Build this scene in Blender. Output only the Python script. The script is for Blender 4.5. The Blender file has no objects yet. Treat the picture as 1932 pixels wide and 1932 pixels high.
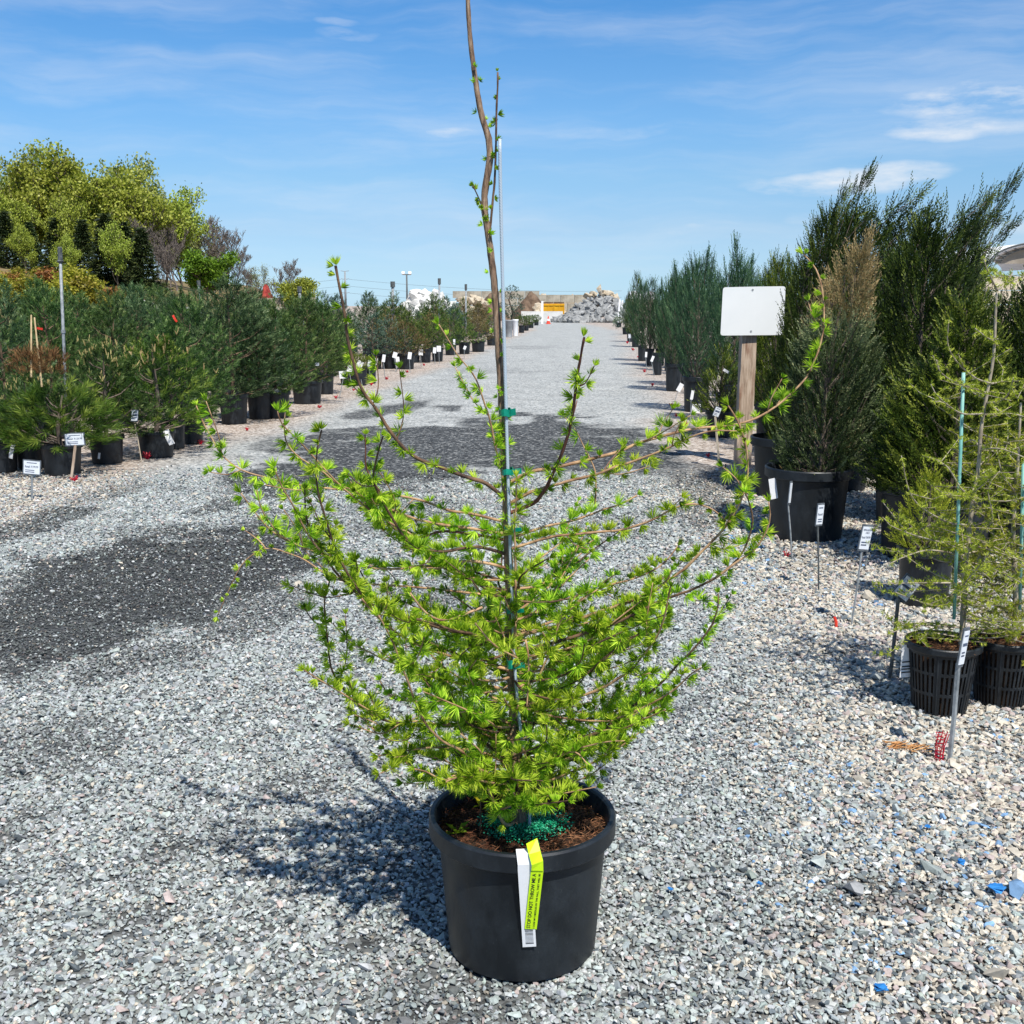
import bpy, math, random
import numpy as np
from mathutils import Vector, Matrix

sc = bpy.context.scene
C = sc.collection
R = math.radians
rng = np.random.default_rng(7)
random.seed(7)

# ------------------------------------------------------------------ camera, sky, sun, exposure
CAM_H = 1.5
FOC = 2100.0 / 1932.0                     # focal length in picture widths
PITCH = math.atan(391.0 / 2100.0)
cam_d = bpy.data.cameras.new('camera')
cam_d.sensor_width = 36.0
cam_d.sensor_fit = 'HORIZONTAL'
cam_d.lens = 36.0 * FOC
cam_d.clip_start = 0.05
cam_d.clip_end = 5000
cam = bpy.data.objects.new('camera', cam_d)
C.objects.link(cam)
cam.location = (0, 0, CAM_H)
cam.rotation_euler = (R(90) - PITCH, 0, 0)
sc.camera = cam

SUN_EL = R(56)
LIGHT = Vector((-0.40, 0.917, 0)).normalized()   # where the sunlight travels on the ground
SUN_STRENGTH = 5.0
SKY_STRENGTH = 0.082
EXPOSURE = 0.25
sun_dir = Vector((-LIGHT.x * math.cos(SUN_EL), -LIGHT.y * math.cos(SUN_EL), math.sin(SUN_EL)))
sd = bpy.data.lights.new('sun', 'SUN')
sd.energy = SUN_STRENGTH
sd.angle = R(0.5)
sd.color = (1.0, 0.955, 0.88)
so = bpy.data.objects.new('sun', sd)
C.objects.link(so)
so.rotation_euler = sun_dir.to_track_quat('Z', 'Y').to_euler()
so.location = (4, -10, 20)

sc.view_settings.view_transform = 'Standard'
sc.view_settings.look = 'None'
sc.view_settings.gamma = 1.0
sc.view_settings.exposure = EXPOSURE
sc.view_settings.use_curve_mapping = False
sc.cycles.max_bounces = 6
sc.cycles.diffuse_bounces = 3
sc.cycles.transparent_max_bounces = 6


class NG:
    """small helper to write node graphs"""
    def __init__(self, tree):
        self.t = tree
        self.n = tree.nodes
        self.l = tree.links

    def new(self, typ, **kw):
        nd = self.n.new(typ)
        for k, v in kw.items():
            setattr(nd, k, v)
        return nd

    def put(self, sock, val):
        if hasattr(val, 'is_output'):
            self.l.new(val, sock)
        else:
            sock.default_value = val

    def math(self, op, a, b=None, c=None, clamp=False):
        nd = self.new('ShaderNodeMath', operation=op, use_clamp=clamp)
        self.put(nd.inputs[0], a)
        if b is not None:
            self.put(nd.inputs[1], b)
        if c is not None:
            self.put(nd.inputs[2], c)
        return nd.outputs[0]

    def mix(self, fac, a, b, mode='MIX'):
        nd = self.new('ShaderNodeMix', data_type='RGBA', blend_type=mode)
        self.put(nd.inputs[0], fac)
        self.put(nd.inputs[6], a)
        self.put(nd.inputs[7], b)
        return nd.outputs[2]

    def ramp(self, fac, stops, interp='LINEAR'):
        nd = self.new('ShaderNodeValToRGB')
        cr = nd.color_ramp
        cr.interpolation = interp
        while len(cr.elements) > 1:
            cr.elements.remove(cr.elements[-1])
        for i, (p, c) in enumerate(stops):
            e = cr.elements[0] if i == 0 else cr.elements.new(p)
            e.position = p
            if not hasattr(c, '__len__'):
                c = (c, c, c)
            e.color = (c[0], c[1], c[2], 1)
        self.put(nd.inputs[0], fac)
        return nd.outputs[0]

    def noise(self, vec, scale, detail=3, rough=0.55, out=0):
        nd = self.new('ShaderNodeTexNoise')
        if vec is not None:
            self.put(nd.inputs['Vector'], vec)
        nd.inputs['Scale'].default_value = scale
        nd.inputs['Detail'].default_value = detail
        nd.inputs['Roughness'].default_value = rough
        return nd.outputs[out]

    def map(self, vec, scale=(1, 1, 1), loc=(0, 0, 0), rot=(0, 0, 0)):
        nd = self.new('ShaderNodeMapping')
        self.put(nd.inputs['Vector'], vec)
        nd.inputs['Scale'].default_value = scale
        nd.inputs['Location'].default_value = loc
        nd.inputs['Rotation'].default_value = rot
        return nd.outputs[0]

    def rng(self, v, a, b, c, d, smooth=False):
        nd = self.new('ShaderNodeMapRange', clamp=True)
        if smooth:
            nd.interpolation_type = 'SMOOTHSTEP'
        self.put(nd.inputs[0], v)
        for i, x in enumerate((a, b, c, d)):
            nd.inputs[1 + i].default_value = x
        return nd.outputs[0]


# picture geometry: pixels of a 1932 px wide view of the photograph <-> points in the place
ST, CT = math.sin(PITCH), math.cos(PITCH)


def ray(px, py):
    x = (px - 966.0) / 2100.0
    y = -(py - 966.0) / 2100.0
    return Vector((x, CT + y * ST, -ST + y * CT))


def G(px, py, z=0.0):
    d = ray(px, py)
    return Vector((0, 0, CAM_H)) + d * ((z - CAM_H) / d.z)


def P(px, py, Y):
    d = ray(px, py)
    return Vector((0, 0, CAM_H)) + d * (Y / d.y)


def mpp(p):
    return (p[1] * CT - (p[2] - CAM_H) * ST) / 2100.0


def topx_np(X, Y, Z):
    d = Y * CT - (Z - CAM_H) * ST
    u = Y * ST + (Z - CAM_H) * CT
    return 966 + 2100 * X / d, 966 - 2100 * u / d


# ------------------------------------------------------------------ world: daylight sky with thin clouds
world = bpy.data.worlds.new('World')
sc.world = world
world.use_nodes = True
wt = world.node_tree
wt.nodes.clear()
g = NG(wt)
sky = g.new('ShaderNodeTexSky', sky_type='NISHITA')
sky.sun_disc = False
sky.sun_elevation = SUN_EL
sky.sun_rotation = math.atan2(sun_dir.x, sun_dir.y)
sky.altitude = 0
sky.air_density = 1.0
sky.dust_density = 0.2
sky.ozone_density = 1.5
tc = g.new('ShaderNodeTexCoord')
sep = g.new('ShaderNodeSeparateXYZ')
g.put(sep.inputs[0], tc.outputs['Generated'])
az = g.math('ARCTAN2', sep.outputs[0], sep.outputs[1])
el = g.math('ARCSINE', sep.outputs[2])
comb = g.new('ShaderNodeCombineXYZ')
g.put(comb.inputs[0], az)
g.put(comb.inputs[1], el)
dom = comb.outputs[0]
wob = g.new('ShaderNodeVectorMath', operation='ADD')
wn = g.new('ShaderNodeTexNoise')
wn.inputs['Scale'].default_value = 9
wn.inputs['Detail'].default_value = 4
g.put(wn.inputs['Vector'], dom)
wsc = g.new('ShaderNodeVectorMath', operation='MULTIPLY_ADD')
g.put(wsc.inputs[0], wn.outputs['Color'])
wsc.inputs[1].default_value = (0.10, 0.035, 0)
wsc.inputs[2].default_value = (-0.05, -0.0175, 0)
g.put(wob.inputs[0], dom)
g.put(wob.inputs[1], wsc.outputs[0])
wd = wob.outputs[0]
ws = g.new('ShaderNodeSeparateXYZ')
g.put(ws.inputs[0], wd)


def azel(px, py):
    d = ray(px, py).normalized()
    return math.atan2(d.x, d.y), math.asin(d.z)


cloud = None
for (px, py, hw, hh, dens) in [(1830, 195, 230, 42, 1.0), (1790, 250, 170, 26, 0.8), (1560, 345, 190, 22, 0.85), (1720, 328, 110, 20, 0.8),
                               (855, 250, 55, 14, 0.75), (655, 58, 60, 16, 0.45), (640, 32, 50, 10, 0.3), (1290, 436, 40, 10, 0.4), (1905, 430, 60, 20, 0.5),
                               (160, 150, 330, 45, 0.22), (700, 285, 300, 22, 0.2), (1160, 250, 220, 16, 0.28), (1490, 410, 70, 14, 0.28), (215, 35, 60, 14, 0.12)]:
    a0, e0 = azel(px, py)
    a1, e1 = azel(px + hw, py)
    a2, e2 = azel(px, py - hh)
    da, de = abs(a1 - a0), abs(e2 - e0)
    u = g.math('DIVIDE', g.math('SUBTRACT', ws.outputs[0], a0), da)
    v = g.math('DIVIDE', g.math('SUBTRACT', ws.outputs[1], e0), de)
    r2 = g.math('ADD', g.math('MULTIPLY', u, u), g.math('MULTIPLY', v, v))
    m = g.rng(r2, 0.0, 1.5, dens, 0.0, True)
    cloud = m if cloud is None else g.math('MAXIMUM', cloud, m)
fine = g.noise(g.map(dom, (7, 26, 1)), 1.6, 6, 0.62)
cloud = g.math('MULTIPLY', cloud, g.rng(fine, 0.36, 0.66, 0.08, 1.0))
# broad cirrus veils slanting up to the right, all round the sky
cir = g.noise(g.map(wd, (1.6, 13, 1), (0, 0, 0), (0, 0, R(-9))), 1.5, 7, 0.6)
cirm = g.rng(cir, 0.40, 0.78, 0.03, 0.36, True)
cloud = g.math('MAXIMUM', cloud, cirm)
cloud = g.math('MULTIPLY', cloud, g.rng(el, -0.01, 0.03, 0.0, 1.0))
hs = g.new('ShaderNodeHueSaturation')
hs.inputs['Saturation'].default_value = 1.0
hs.inputs['Value'].default_value = 1.0
tint = g.ramp(g.math('MULTIPLY', el, 0.6366), [(0.0, (0.64, 1.02, 1.75)), (0.019, (0.63, 0.92, 1.45)), (0.041, (0.66, 0.89, 1.27)), (0.0675, (0.67, 0.97, 1.28)), (0.0987, (0.60, 1.01, 1.38)), (0.1286, (0.49, 0.98, 1.40)), (0.155, (0.36, 0.93, 1.42)), (0.35, (0.30, 0.80, 1.22)), (1.0, (0.45, 0.80, 1.15))])
g.put(hs.inputs['Color'], g.mix(1.0, sky.outputs[0], tint, 'MULTIPLY'))
b1 = g.new('ShaderNodeBackground')
b1.inputs['Strength'].default_value = SKY_STRENGTH
g.put(b1.inputs['Color'], hs.outputs[0])
b2 = g.new('ShaderNodeBackground')
b2.inputs['Color'].default_value = (0.93, 0.96, 1.0, 1)
b2.inputs['Strength'].default_value = 0.80
ms = g.new('ShaderNodeMixShader')
g.put(ms.inputs[0], cloud)
g.put(ms.inputs[1], b1.outputs[0])
g.put(ms.inputs[2], b2.outputs[0])
wo = g.new('ShaderNodeOutputWorld')
g.put(wo.inputs[0], ms.outputs[0])


# ------------------------------------------------------------------ materials
def mat(name):
    m = bpy.data.materials.new(name)
    m.use_nodes = True
    m.node_tree.nodes.clear()
    gg = NG(m.node_tree)
    out = gg.new('ShaderNodeOutputMaterial')
    bs = gg.new('ShaderNodeBsdfPrincipled')
    gg.put(out.inputs[0], bs.outputs[0])
    return m, gg, bs, out


def obj_vec(gg):
    return gg.new('ShaderNodeTexCoord').outputs['Object']


def bump(gg, bs, h, strength=0.4, dist=0.01):
    b = gg.new('ShaderNodeBump')
    b.inputs['Strength'].default_value = strength
    b.inputs['Distance'].default_value = dist
    gg.put(b.inputs['Height'], h)
    gg.put(bs.inputs['Normal'], b.outputs[0])


def simple(name, c1, c2, scale=12, rough=0.6, stretch=(1, 1, 1), bmp=0.0, bscale=40, lo=0.35, hi=0.65, spec=0.3, dist=0.005):
    m, gg, bs, out = mat(name)
    v = gg.map(obj_vec(gg), stretch)
    n = gg.noise(v, scale, 5)
    gg.put(bs.inputs['Base Color'], gg.ramp(n, [(lo, c1), (hi, c2)]))
    bs.inputs['Roughness'].default_value = rough
    bs.inputs['Specular IOR Level'].default_value = spec
    if bmp:
        bump(gg, bs, gg.noise(v, bscale, 4), bmp, dist)
    return m


def foliage(name, stops, trans=0.3, rough=0.5, tint=None, spec=0.22):
    """stops: colours along the attribute v, which is random per leaf"""
    m, gg, bs, out = mat(name)
    at = gg.new('ShaderNodeAttribute', attribute_name='v')
    info = gg.new('ShaderNodeObjectInfo')
    col = gg.ramp(at.outputs['Fac'], stops)
    vary = gg.new('ShaderNodeHueSaturation')
    gg.put(vary.inputs['Hue'], gg.rng(info.outputs['Random'], 0, 1, 0.485, 0.512))
    gg.put(vary.inputs['Value'], gg.rng(info.outputs['Random'], 0, 1, 0.85, 1.15))
    gg.put(vary.inputs['Color'], col)
    bs.inputs['Roughness'].default_value = rough
    bs.inputs['Specular IOR Level'].default_value = spec
    gg.put(bs.inputs['Base Color'], vary.outputs[0])
    tr = gg.new('ShaderNodeBsdfTranslucent')
    gg.put(tr.inputs['Color'], gg.mix(1.0, vary.outputs[0], (0.9, 1.12, 0.42, 1), 'MULTIPLY'))
    mx = gg.new('ShaderNodeMixShader')
    mx.inputs[0].default_value = trans
    gg.put(mx.inputs[1], bs.outputs[0])
    gg.put(mx.inputs[2], tr.outputs[0])
    gg.put(out.inputs[0], mx.outputs[0])
    return m


M = {}
# black plastic with dust and scuffs
m, gg, bs, out = mat('black_plastic')
v = obj_vec(gg)
n1 = gg.noise(v, 3.0, 5)
n2 = gg.noise(gg.map(v, (1, 1, 6)), 25, 5, 0.7)
dust = gg.math('MULTIPLY', gg.rng(n1, 0.42, 0.68, 0, 1), gg.rng(n2, 0.35, 0.75, 0.25, 1))
scr = gg.rng(gg.noise(gg.map(v, (60, 60, 7), (0, 0, 0), (0.5, 0.9, 0)), 2.2, 2), 0.70, 0.75, 0, 0.5)
colr = gg.mix(gg.math('MULTIPLY', dust, 0.75), (0.007, 0.0095, 0.0125, 1), (0.034, 0.043, 0.052, 1))
colr = gg.mix(scr, colr, (0.085, 0.09, 0.095, 1))
gg.put(bs.inputs['Base Color'], colr)
gg.put(bs.inputs['Roughness'], gg.rng(dust, 0, 1, 0.42, 0.7))
bs.inputs['Specular IOR Level'].default_value = 0.45
bump(gg, bs, gg.noise(v, 260, 3), 0.25, 0.001)
M['pot'] = m
M['soil'] = simple('potting_soil', (0.018, 0.011, 0.007), (0.10, 0.05, 0.025), 40, 0.95, bmp=0.9, bscale=90, dist=0.01)
M['litter'] = foliage('dry_needles', [(0, (0.05, 0.022, 0.010)), (0.5, (0.17, 0.075, 0.03)), (1, (0.36, 0.20, 0.09))], 0.05, 0.8)
M['larch_needles'] = foliage('larch_needles', [(0, (0.07, 0.17, 0.008)), (0.4, (0.26, 0.45, 0.016)), (1, (0.66, 0.80, 0.08))], 0.34)
m, gg, bs, out = mat('larch_bark')
v = obj_vec(gg)
n = gg.noise(gg.map(v, (9, 9, 2.0)), 14, 6, 0.65)
gg.put(bs.inputs['Base Color'], gg.ramp(n, [(0.30, (0.045, 0.028, 0.02)), (0.48, (0.21, 0.13, 0.08)), (0.70, (0.42, 0.30, 0.20))]))
bs.inputs['Roughness'].default_value = 0.85
bump(gg, bs, n, 0.9, 0.004)
M['bark'] = m
M['twig'] = simple('larch_twig', (0.22, 0.115, 0.06), (0.58, 0.37, 0.20), 30, 0.7, bmp=0.5, bscale=160, dist=0.002)
M['old_twig'] = simple('old_larch_twig', (0.045, 0.026, 0.02), (0.20, 0.115, 0.065), 30, 0.75, bmp=0.5, bscale=160, dist=0.002)
M['dead_twig'] = simple('red_brown_twig', (0.07, 0.025, 0.02), (0.22, 0.09, 0.06), 30, 0.7)
m, gg, bs, out = mat('stake_sleeve')
v = obj_vec(gg)
wv = gg.new('ShaderNodeTexWave', wave_type='BANDS', bands_direction='DIAGONAL')
wv.inputs['Scale'].default_value = 110
gg.put(wv.inputs['Vector'], v)
gg.put(bs.inputs['Base Color'], gg.ramp(wv.outputs['Fac'], [(0.2, (0.36, 0.43, 0.49)), (0.8, (0.42, 0.49, 0.55))]))
bs.inputs['Roughness'].default_value = 0.4
bump(gg, bs, wv.outputs['Fac'], 0.15, 0.001)
M['stake'] = m
M['teal_stake'] = simple('teal_stake', (0.12, 0.34, 0.30), (0.30, 0.55, 0.48), 8, 0.5)
M['tie'] = simple('green_tape', (0.0, 0.18, 0.12), (0.01, 0.30, 0.20), 60, 0.4)
M['granule'] = foliage('green_granules', [(0, (0.0, 0.10, 0.055)), (0.6, (0.01, 0.32, 0.18)), (1, (0.10, 0.55, 0.36))], 0.0, 0.5)
M['weed'] = foliage('weed_leaves', [(0, (0.06, 0.16, 0.01)), (1, (0.26, 0.36, 0.02))], 0.35)
M['weed_yellow'] = foliage('yellow_leaves', [(0, (0.42, 0.40, 0.01)), (1, (0.62, 0.58, 0.03))], 0.35)
M['white'] = simple('white_plastic', (0.74, 0.75, 0.76), (0.83, 0.83, 0.83), 6, 0.45)
M['white_paint'] = simple('white_painted_metal', (0.72, 0.74, 0.73), (0.80, 0.81, 0.80), 1.5, 0.35)
M['yellow_tag'] = simple('lime_yellow_plastic', (0.52, 0.80, 0.01), (0.60, 0.88, 0.015), 20, 0.4)
M['ink'] = simple('black_ink', (0.012, 0.012, 0.012), (0.02, 0.02, 0.02), 20, 0.6)
M['steel'] = simple('galvanised_steel', (0.16, 0.18, 0.19), (0.34, 0.36, 0.37), 25, 0.45)
M['dark_steel'] = simple('dark_steel', (0.05, 0.055, 0.055), (0.14, 0.15, 0.15), 25, 0.5)
M['frame'] = simple('grey_sign_frame', (0.07, 0.085, 0.10), (0.15, 0.17, 0.19), 30, 0.5)
M['paper'] = simple('printed_card', (0.66, 0.70, 0.76), (0.76, 0.79, 0.82), 10, 0.5)
M['print'] = simple('grey_blue_print', (0.05, 0.07, 0.12), (0.10, 0.13, 0.2), 20, 0.6)
m, gg, bs, out = mat('weathered_wood')
v = obj_vec(gg)
n = gg.noise(gg.map(v, (9, 9, 0.7)), 5, 6, 0.65)
nb = gg.noise(gg.map(v, (3, 3, 0.8)), 4, 4)
cw = gg.ramp(n, [(0.3, (0.17, 0.11, 0.07)), (0.5, (0.44, 0.33, 0.24)), (0.7, (0.58, 0.47, 0.36))])
gg.put(bs.inputs['Base Color'], gg.mix(gg.rng(nb, 0.52, 0.68, 0, 0.8), cw, (0.20, 0.09, 0.05, 1)))
bs.inputs['Roughness'].default_value = 0.85
bump(gg, bs, n, 0.6, 0.005)
M['wood'] = m
M['pale_wood'] = simple('pale_wood', (0.42, 0.34, 0.24), (0.62, 0.54, 0.42), 10, 0.8, (6, 6, 1))
M['bamboo'] = simple('bamboo_cane', (0.45, 0.32, 0.16), (0.65, 0.50, 0.28), 10, 0.6, (3, 3, 1))
M['red_mesh'] = simple('red_plastic_mesh', (0.35, 0.005, 0.02), (0.60, 0.012, 0.04), 20, 0.45)
M['red_flag'] = simple('red_ribbon', (0.6, 0.03, 0.02), (0.75, 0.06, 0.03), 20, 0.5)
M['blue_scrap'] = simple('blue_plastic', (0.02, 0.15, 0.42), (0.04, 0.25, 0.60), 20, 0.45)
M['orange'] = simple('dry_orange_twigs', (0.35, 0.15, 0.05), (0.65, 0.36, 0.15), 20, 0.8)

F = M
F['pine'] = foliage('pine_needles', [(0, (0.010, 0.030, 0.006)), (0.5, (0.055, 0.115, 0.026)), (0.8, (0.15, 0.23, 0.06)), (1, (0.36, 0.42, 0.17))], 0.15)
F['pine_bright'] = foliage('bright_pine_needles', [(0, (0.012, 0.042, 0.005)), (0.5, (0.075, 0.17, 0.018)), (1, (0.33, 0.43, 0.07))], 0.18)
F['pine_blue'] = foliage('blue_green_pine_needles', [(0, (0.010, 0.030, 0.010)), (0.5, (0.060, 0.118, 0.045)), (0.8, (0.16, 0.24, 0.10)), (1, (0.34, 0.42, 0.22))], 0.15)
F['candle'] = foliage('pine_candles', [(0, (0.30, 0.22, 0.08)), (1, (0.55, 0.45, 0.20))], 0.1)
F['spruce_blue'] = foliage('blue_spruce_needles', [(0, (0.014, 0.036, 0.026)), (0.5, (0.070, 0.13, 0.09)), (1, (0.26, 0.34, 0.25))], 0.12)
F['fir_brown'] = foliage('bronzed_needles', [(0, (0.0700, 0.0588, 0.0210)), (0.6, (0.1960, 0.1540, 0.0560)), (1, (0.3780, 0.2660, 0.1260))], 0.15)
F['fir'] = foliage('fir_needles', [(0, (0.014, 0.036, 0.007)), (0.5, (0.065, 0.125, 0.022)), (1, (0.27, 0.32, 0.07))], 0.15)
F['mound'] = foliage('yellow_green_needles', [(0, (0.0585, 0.0845, 0.0130)), (0.6, (0.1690, 0.2080, 0.0286)), (1, (0.3250, 0.3380, 0.0650))], 0.2)
F['juniper'] = foliage('blue_juniper_sprays', [(0, (0.009, 0.034, 0.016)), (0.45, (0.045, 0.105, 0.048)), (0.75, (0.12, 0.20, 0.09)), (1, (0.28, 0.38, 0.18))], 0.14)
F['cedar'] = foliage('cedar_sprays', [(0, (0.006, 0.016, 0.003)), (0.4, (0.030, 0.060, 0.009)), (0.7, (0.10, 0.15, 0.022)), (0.84, (0.26, 0.31, 0.06)), (1, (0.26, 0.19, 0.07))], 0.14)
F['cedar_grey'] = foliage('grey_green_cedar_sprays', [(0, (0.008, 0.018, 0.006)), (0.4, (0.040, 0.066, 0.022)), (0.7, (0.12, 0.155, 0.065)), (0.82, (0.30, 0.34, 0.17)), (0.88, (0.24, 0.17, 0.07)), (1, (0.46, 0.34, 0.17))], 0.14)
F['cedar_yellow'] = foliage('yellowish_cedar_sprays', [(0, (0.012, 0.028, 0.004)), (0.45, (0.075, 0.12, 0.012)), (1, (0.40, 0.43, 0.07))], 0.18)
F['larch_small'] = foliage('young_larch_buds', [(0, (0.16, 0.20, 0.015)), (0.6, (0.36, 0.40, 0.035)), (1, (0.58, 0.58, 0.10))], 0.3)
F['willow'] = foliage('spring_leaves', [(0, (0.16, 0.19, 0.025)), (0.6, (0.36, 0.41, 0.055)), (1, (0.58, 0.60, 0.15))], 0.3)
F['willow_pale'] = foliage('pale_spring_leaves', [(0, (0.20, 0.24, 0.08)), (0.6, (0.38, 0.43, 0.15)), (1, (0.55, 0.58, 0.26))], 0.3)
F['maple'] = foliage('fresh_green_leaves', [(0, (0.0595, 0.1275, 0.0119)), (0.6, (0.1445, 0.2720, 0.0204)), (1, (0.2890, 0.4420, 0.0425))], 0.25)
F['spruce_far'] = foliage('dark_spruce_needles', [(0, (0.0130, 0.0234, 0.0078)), (0.6, (0.0390, 0.0598, 0.0182)), (1, (0.1105, 0.1365, 0.0390))], 0.1)
F['shrub'] = foliage('yellow_shrub_leaves', [(0, (0.1350, 0.1275, 0.0150)), (0.6, (0.3000, 0.2850, 0.0300)), (1, (0.4950, 0.3900, 0.0750))], 0.25)
F['shrub_rust'] = foliage('rust_shrub_leaves', [(0, (0.1350, 0.0630, 0.0180)), (0.6, (0.3300, 0.1500, 0.0450)), (1, (0.5100, 0.2850, 0.0900))], 0.2)
M['branch'] = simple('grey_brown_bark', (0.05, 0.04, 0.03), (0.18, 0.14, 0.11), 8, 0.9)
M['pine_bark'] = simple('orange_pine_bark', (0.06, 0.04, 0.025), (0.19, 0.125, 0.08), 8, 0.9)
M['larch_pale'] = simple('pale_larch_bark', (0.22, 0.18, 0.13), (0.46, 0.40, 0.30), 20, 0.85)
M['bare'] = simple('bare_twigs', (0.10, 0.08, 0.07), (0.24, 0.20, 0.17), 2, 0.9)
M['rock_grey'] = simple('grey_quarry_stone', (0.15, 0.155, 0.155), (0.40, 0.40, 0.385), 1.2, 0.85, bmp=0.6, bscale=5, dist=0.1)
M['rock_cream'] = simple('cream_limestone', (0.40, 0.32, 0.22), (0.64, 0.56, 0.43), 1.0, 0.85, bmp=0.6, bscale=4, dist=0.1)
M['block'] = simple('cast_concrete', (0.26, 0.225, 0.17), (0.44, 0.40, 0.32), 1.6, 0.9, bmp=0.5, bscale=6, dist=0.05)
M['block_white'] = simple('pale_concrete', (0.55, 0.54, 0.50), (0.70, 0.69, 0.66), 1.6, 0.9)
M['soil_pile'] = simple('brown_topsoil', (0.075, 0.048, 0.03), (0.20, 0.135, 0.09), 1.4, 0.95, bmp=0.8, bscale=4, dist=0.15)
M['mulch_gold'] = simple('golden_mulch', (0.42, 0.26, 0.08), (0.66, 0.47, 0.20), 3, 0.95, bmp=0.7, bscale=9, dist=0.1)
M['mulch_red'] = simple('red_mulch', (0.20, 0.022, 0.02), (0.38, 0.06, 0.045), 3, 0.95, bmp=0.7, bscale=9, dist=0.1)
M['mulch_dark'] = simple('dark_brown_mulch', (0.022, 0.010, 0.009), (0.07, 0.035, 0.028), 3, 0.95, bmp=0.7, bscale=9, dist=0.1)
M['gravel_pile'] = simple('tan_gravel_heap', (0.40, 0.28, 0.16), (0.58, 0.44, 0.29), 3, 0.95, bmp=0.7, bscale=9, dist=0.1)
M['gold_paint'] = simple('yellow_painted_steel', (0.62, 0.30, 0.01), (0.75, 0.40, 0.015), 1.5, 0.5)
M['cone'] = simple('orange_red_plastic', (0.70, 0.04, 0.015), (0.80, 0.07, 0.03), 5, 0.5)
M['fabric'] = simple('white_roof_fabric', (0.74, 0.75, 0.76), (0.82, 0.82, 0.82), 0.6, 0.5)
M['shed_shade'] = simple('shed_interior_shade', (0.22, 0.19, 0.15), (0.38, 0.33, 0.27), 0.7, 0.8)  # brown-grey tone standing in for the shade inside the shed
M['hill'] = simple('dry_hillside', (0.10, 0.085, 0.03), (0.26, 0.19, 0.09), 0.25, 0.95)
M['grey_bin'] = simple('grey_plastic', (0.20, 0.21, 0.22), (0.34, 0.35, 0.36), 3, 0.5)

# crushed stone, colour per stone
m, gg, bs, out = mat('crushed_stone')
at = gg.new('ShaderNodeAttribute', attribute_name='col', attribute_type='INSTANCER')
nn = gg.noise(obj_vec(gg), 1.7, 4)
gg.put(bs.inputs['Base Color'], gg.mix(1.0, at.outputs['Color'], gg.ramp(nn, [(0.3, 0.72), (0.7, 1.15)]), 'MULTIPLY'))
bs.inputs['Roughness'].default_value = 0.8
bs.inputs['Specular IOR Level'].default_value = 0.3
M['stone'] = m


# ------------------------------------------------------------------ mesh building helpers
def norm(a):
    return a / np.maximum(np.linalg.norm(a, axis=-1, keepdims=True), 1e-9)


class MB:
    def __init__(self):
        self.v = []
        self.f = []

    def add(self, verts, faces):
        o = len(self.v)
        self.v.extend([tuple(p) for p in verts])
        self.f.extend([tuple(i + o for i in f) for f in faces])
        return self

    def box(self, c, s, rz=0.0, rot=None, taper=1.0):
        hx, hy, hz = s[0] / 2, s[1] / 2, s[2] / 2
        pts = [(-hx, -hy, -hz), (hx, -hy, -hz), (hx, hy, -hz), (-hx, hy, -hz),
               (-hx * taper, -hy * taper, hz), (hx * taper, -hy * taper, hz), (hx * taper, hy * taper, hz), (-hx * taper, hy * taper, hz)]
        mt = rot if rot is not None else Matrix.Rotation(rz, 3, 'Z')
        pts = [mt @ Vector(p) + Vector(c) for p in pts]
        return self.add(pts, [(0, 3, 2, 1), (4, 5, 6, 7), (0, 1, 5, 4), (1, 2, 6, 5), (2, 3, 7, 6), (3, 0, 4, 7)])

    def tube(self, pts, rad, n=6, cap=True, wob=0.0):
        pts = [Vector(p) for p in pts]
        k = len(pts)
        if not hasattr(rad, '__len__'):
            rad = [rad] * k
        vs, fs = [], []
        ref = Vector((0.31, 0.17, 0.93))
        for i, p in enumerate(pts):
            d = (pts[min(i + 1, k - 1)] - pts[max(i - 1, 0)])
            if d.length < 1e-9:
                d = Vector((0, 0, 1))
            d.normalize()
            a = d.cross(ref)
            if a.length < 0.15:
                a = d.cross(Vector((1, 0, 0)))
            a.normalize()
            b = d.cross(a)
            for j in range(n):
                t = 2 * math.pi * j / n
                r = rad[i] * (1 + (random.uniform(-wob, wob) if wob else 0))
                vs.append(p + (a * math.cos(t) + b * math.sin(t)) * r)
        for i in range(k - 1):
            for j in range(n):
                j2 = (j + 1) % n
                fs.append((i * n + j, i * n + j2, (i + 1) * n + j2, (i + 1) * n + j))
        if cap:
            fs.append(tuple(range(n))[::-1])
            fs.append(tuple((k - 1) * n + j for j in range(n)))
        return self.add(vs, fs)

    def lathe(self, prof, n=32, skip=None, close=False, c=(0, 0, 0)):
        k = len(prof)
        vs = [(c[0] + r * math.cos(2 * math.pi * j / n), c[1] + r * math.sin(2 * math.pi * j / n), c[2] + z) for (r, z) in prof for j in range(n)]
        fs = []
        for i in range(k - 1):
            for j in range(n):
                if skip and skip(i, j):
                    continue
                j2 = (j + 1) % n
                fs.append((i * n + j, i * n + j2, (i + 1) * n + j2, (i + 1) * n + j))
        self.add(vs, fs)
        return self

    def build(self, name, material, parent=None, smooth=False, loc=None):
        me = bpy.data.meshes.new(name)
        me.from_pydata(self.v, [], self.f)
        return link(name, me, material, parent, smooth, loc)


def link(name, me, material=None, parent=None, smooth=False, loc=None):
    if material is not None and len(me.materials) == 0:
        me.materials.append(material)
    if smooth:
        me.polygons.foreach_set('use_smooth', [True] * len(me.polygons))
    me.update()
    o = bpy.data.objects.new(name, me)
    C.objects.link(o)
    if parent is not None:
        o.parent = parent
    if loc is not None:
        o.location = loc
    return o


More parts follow.
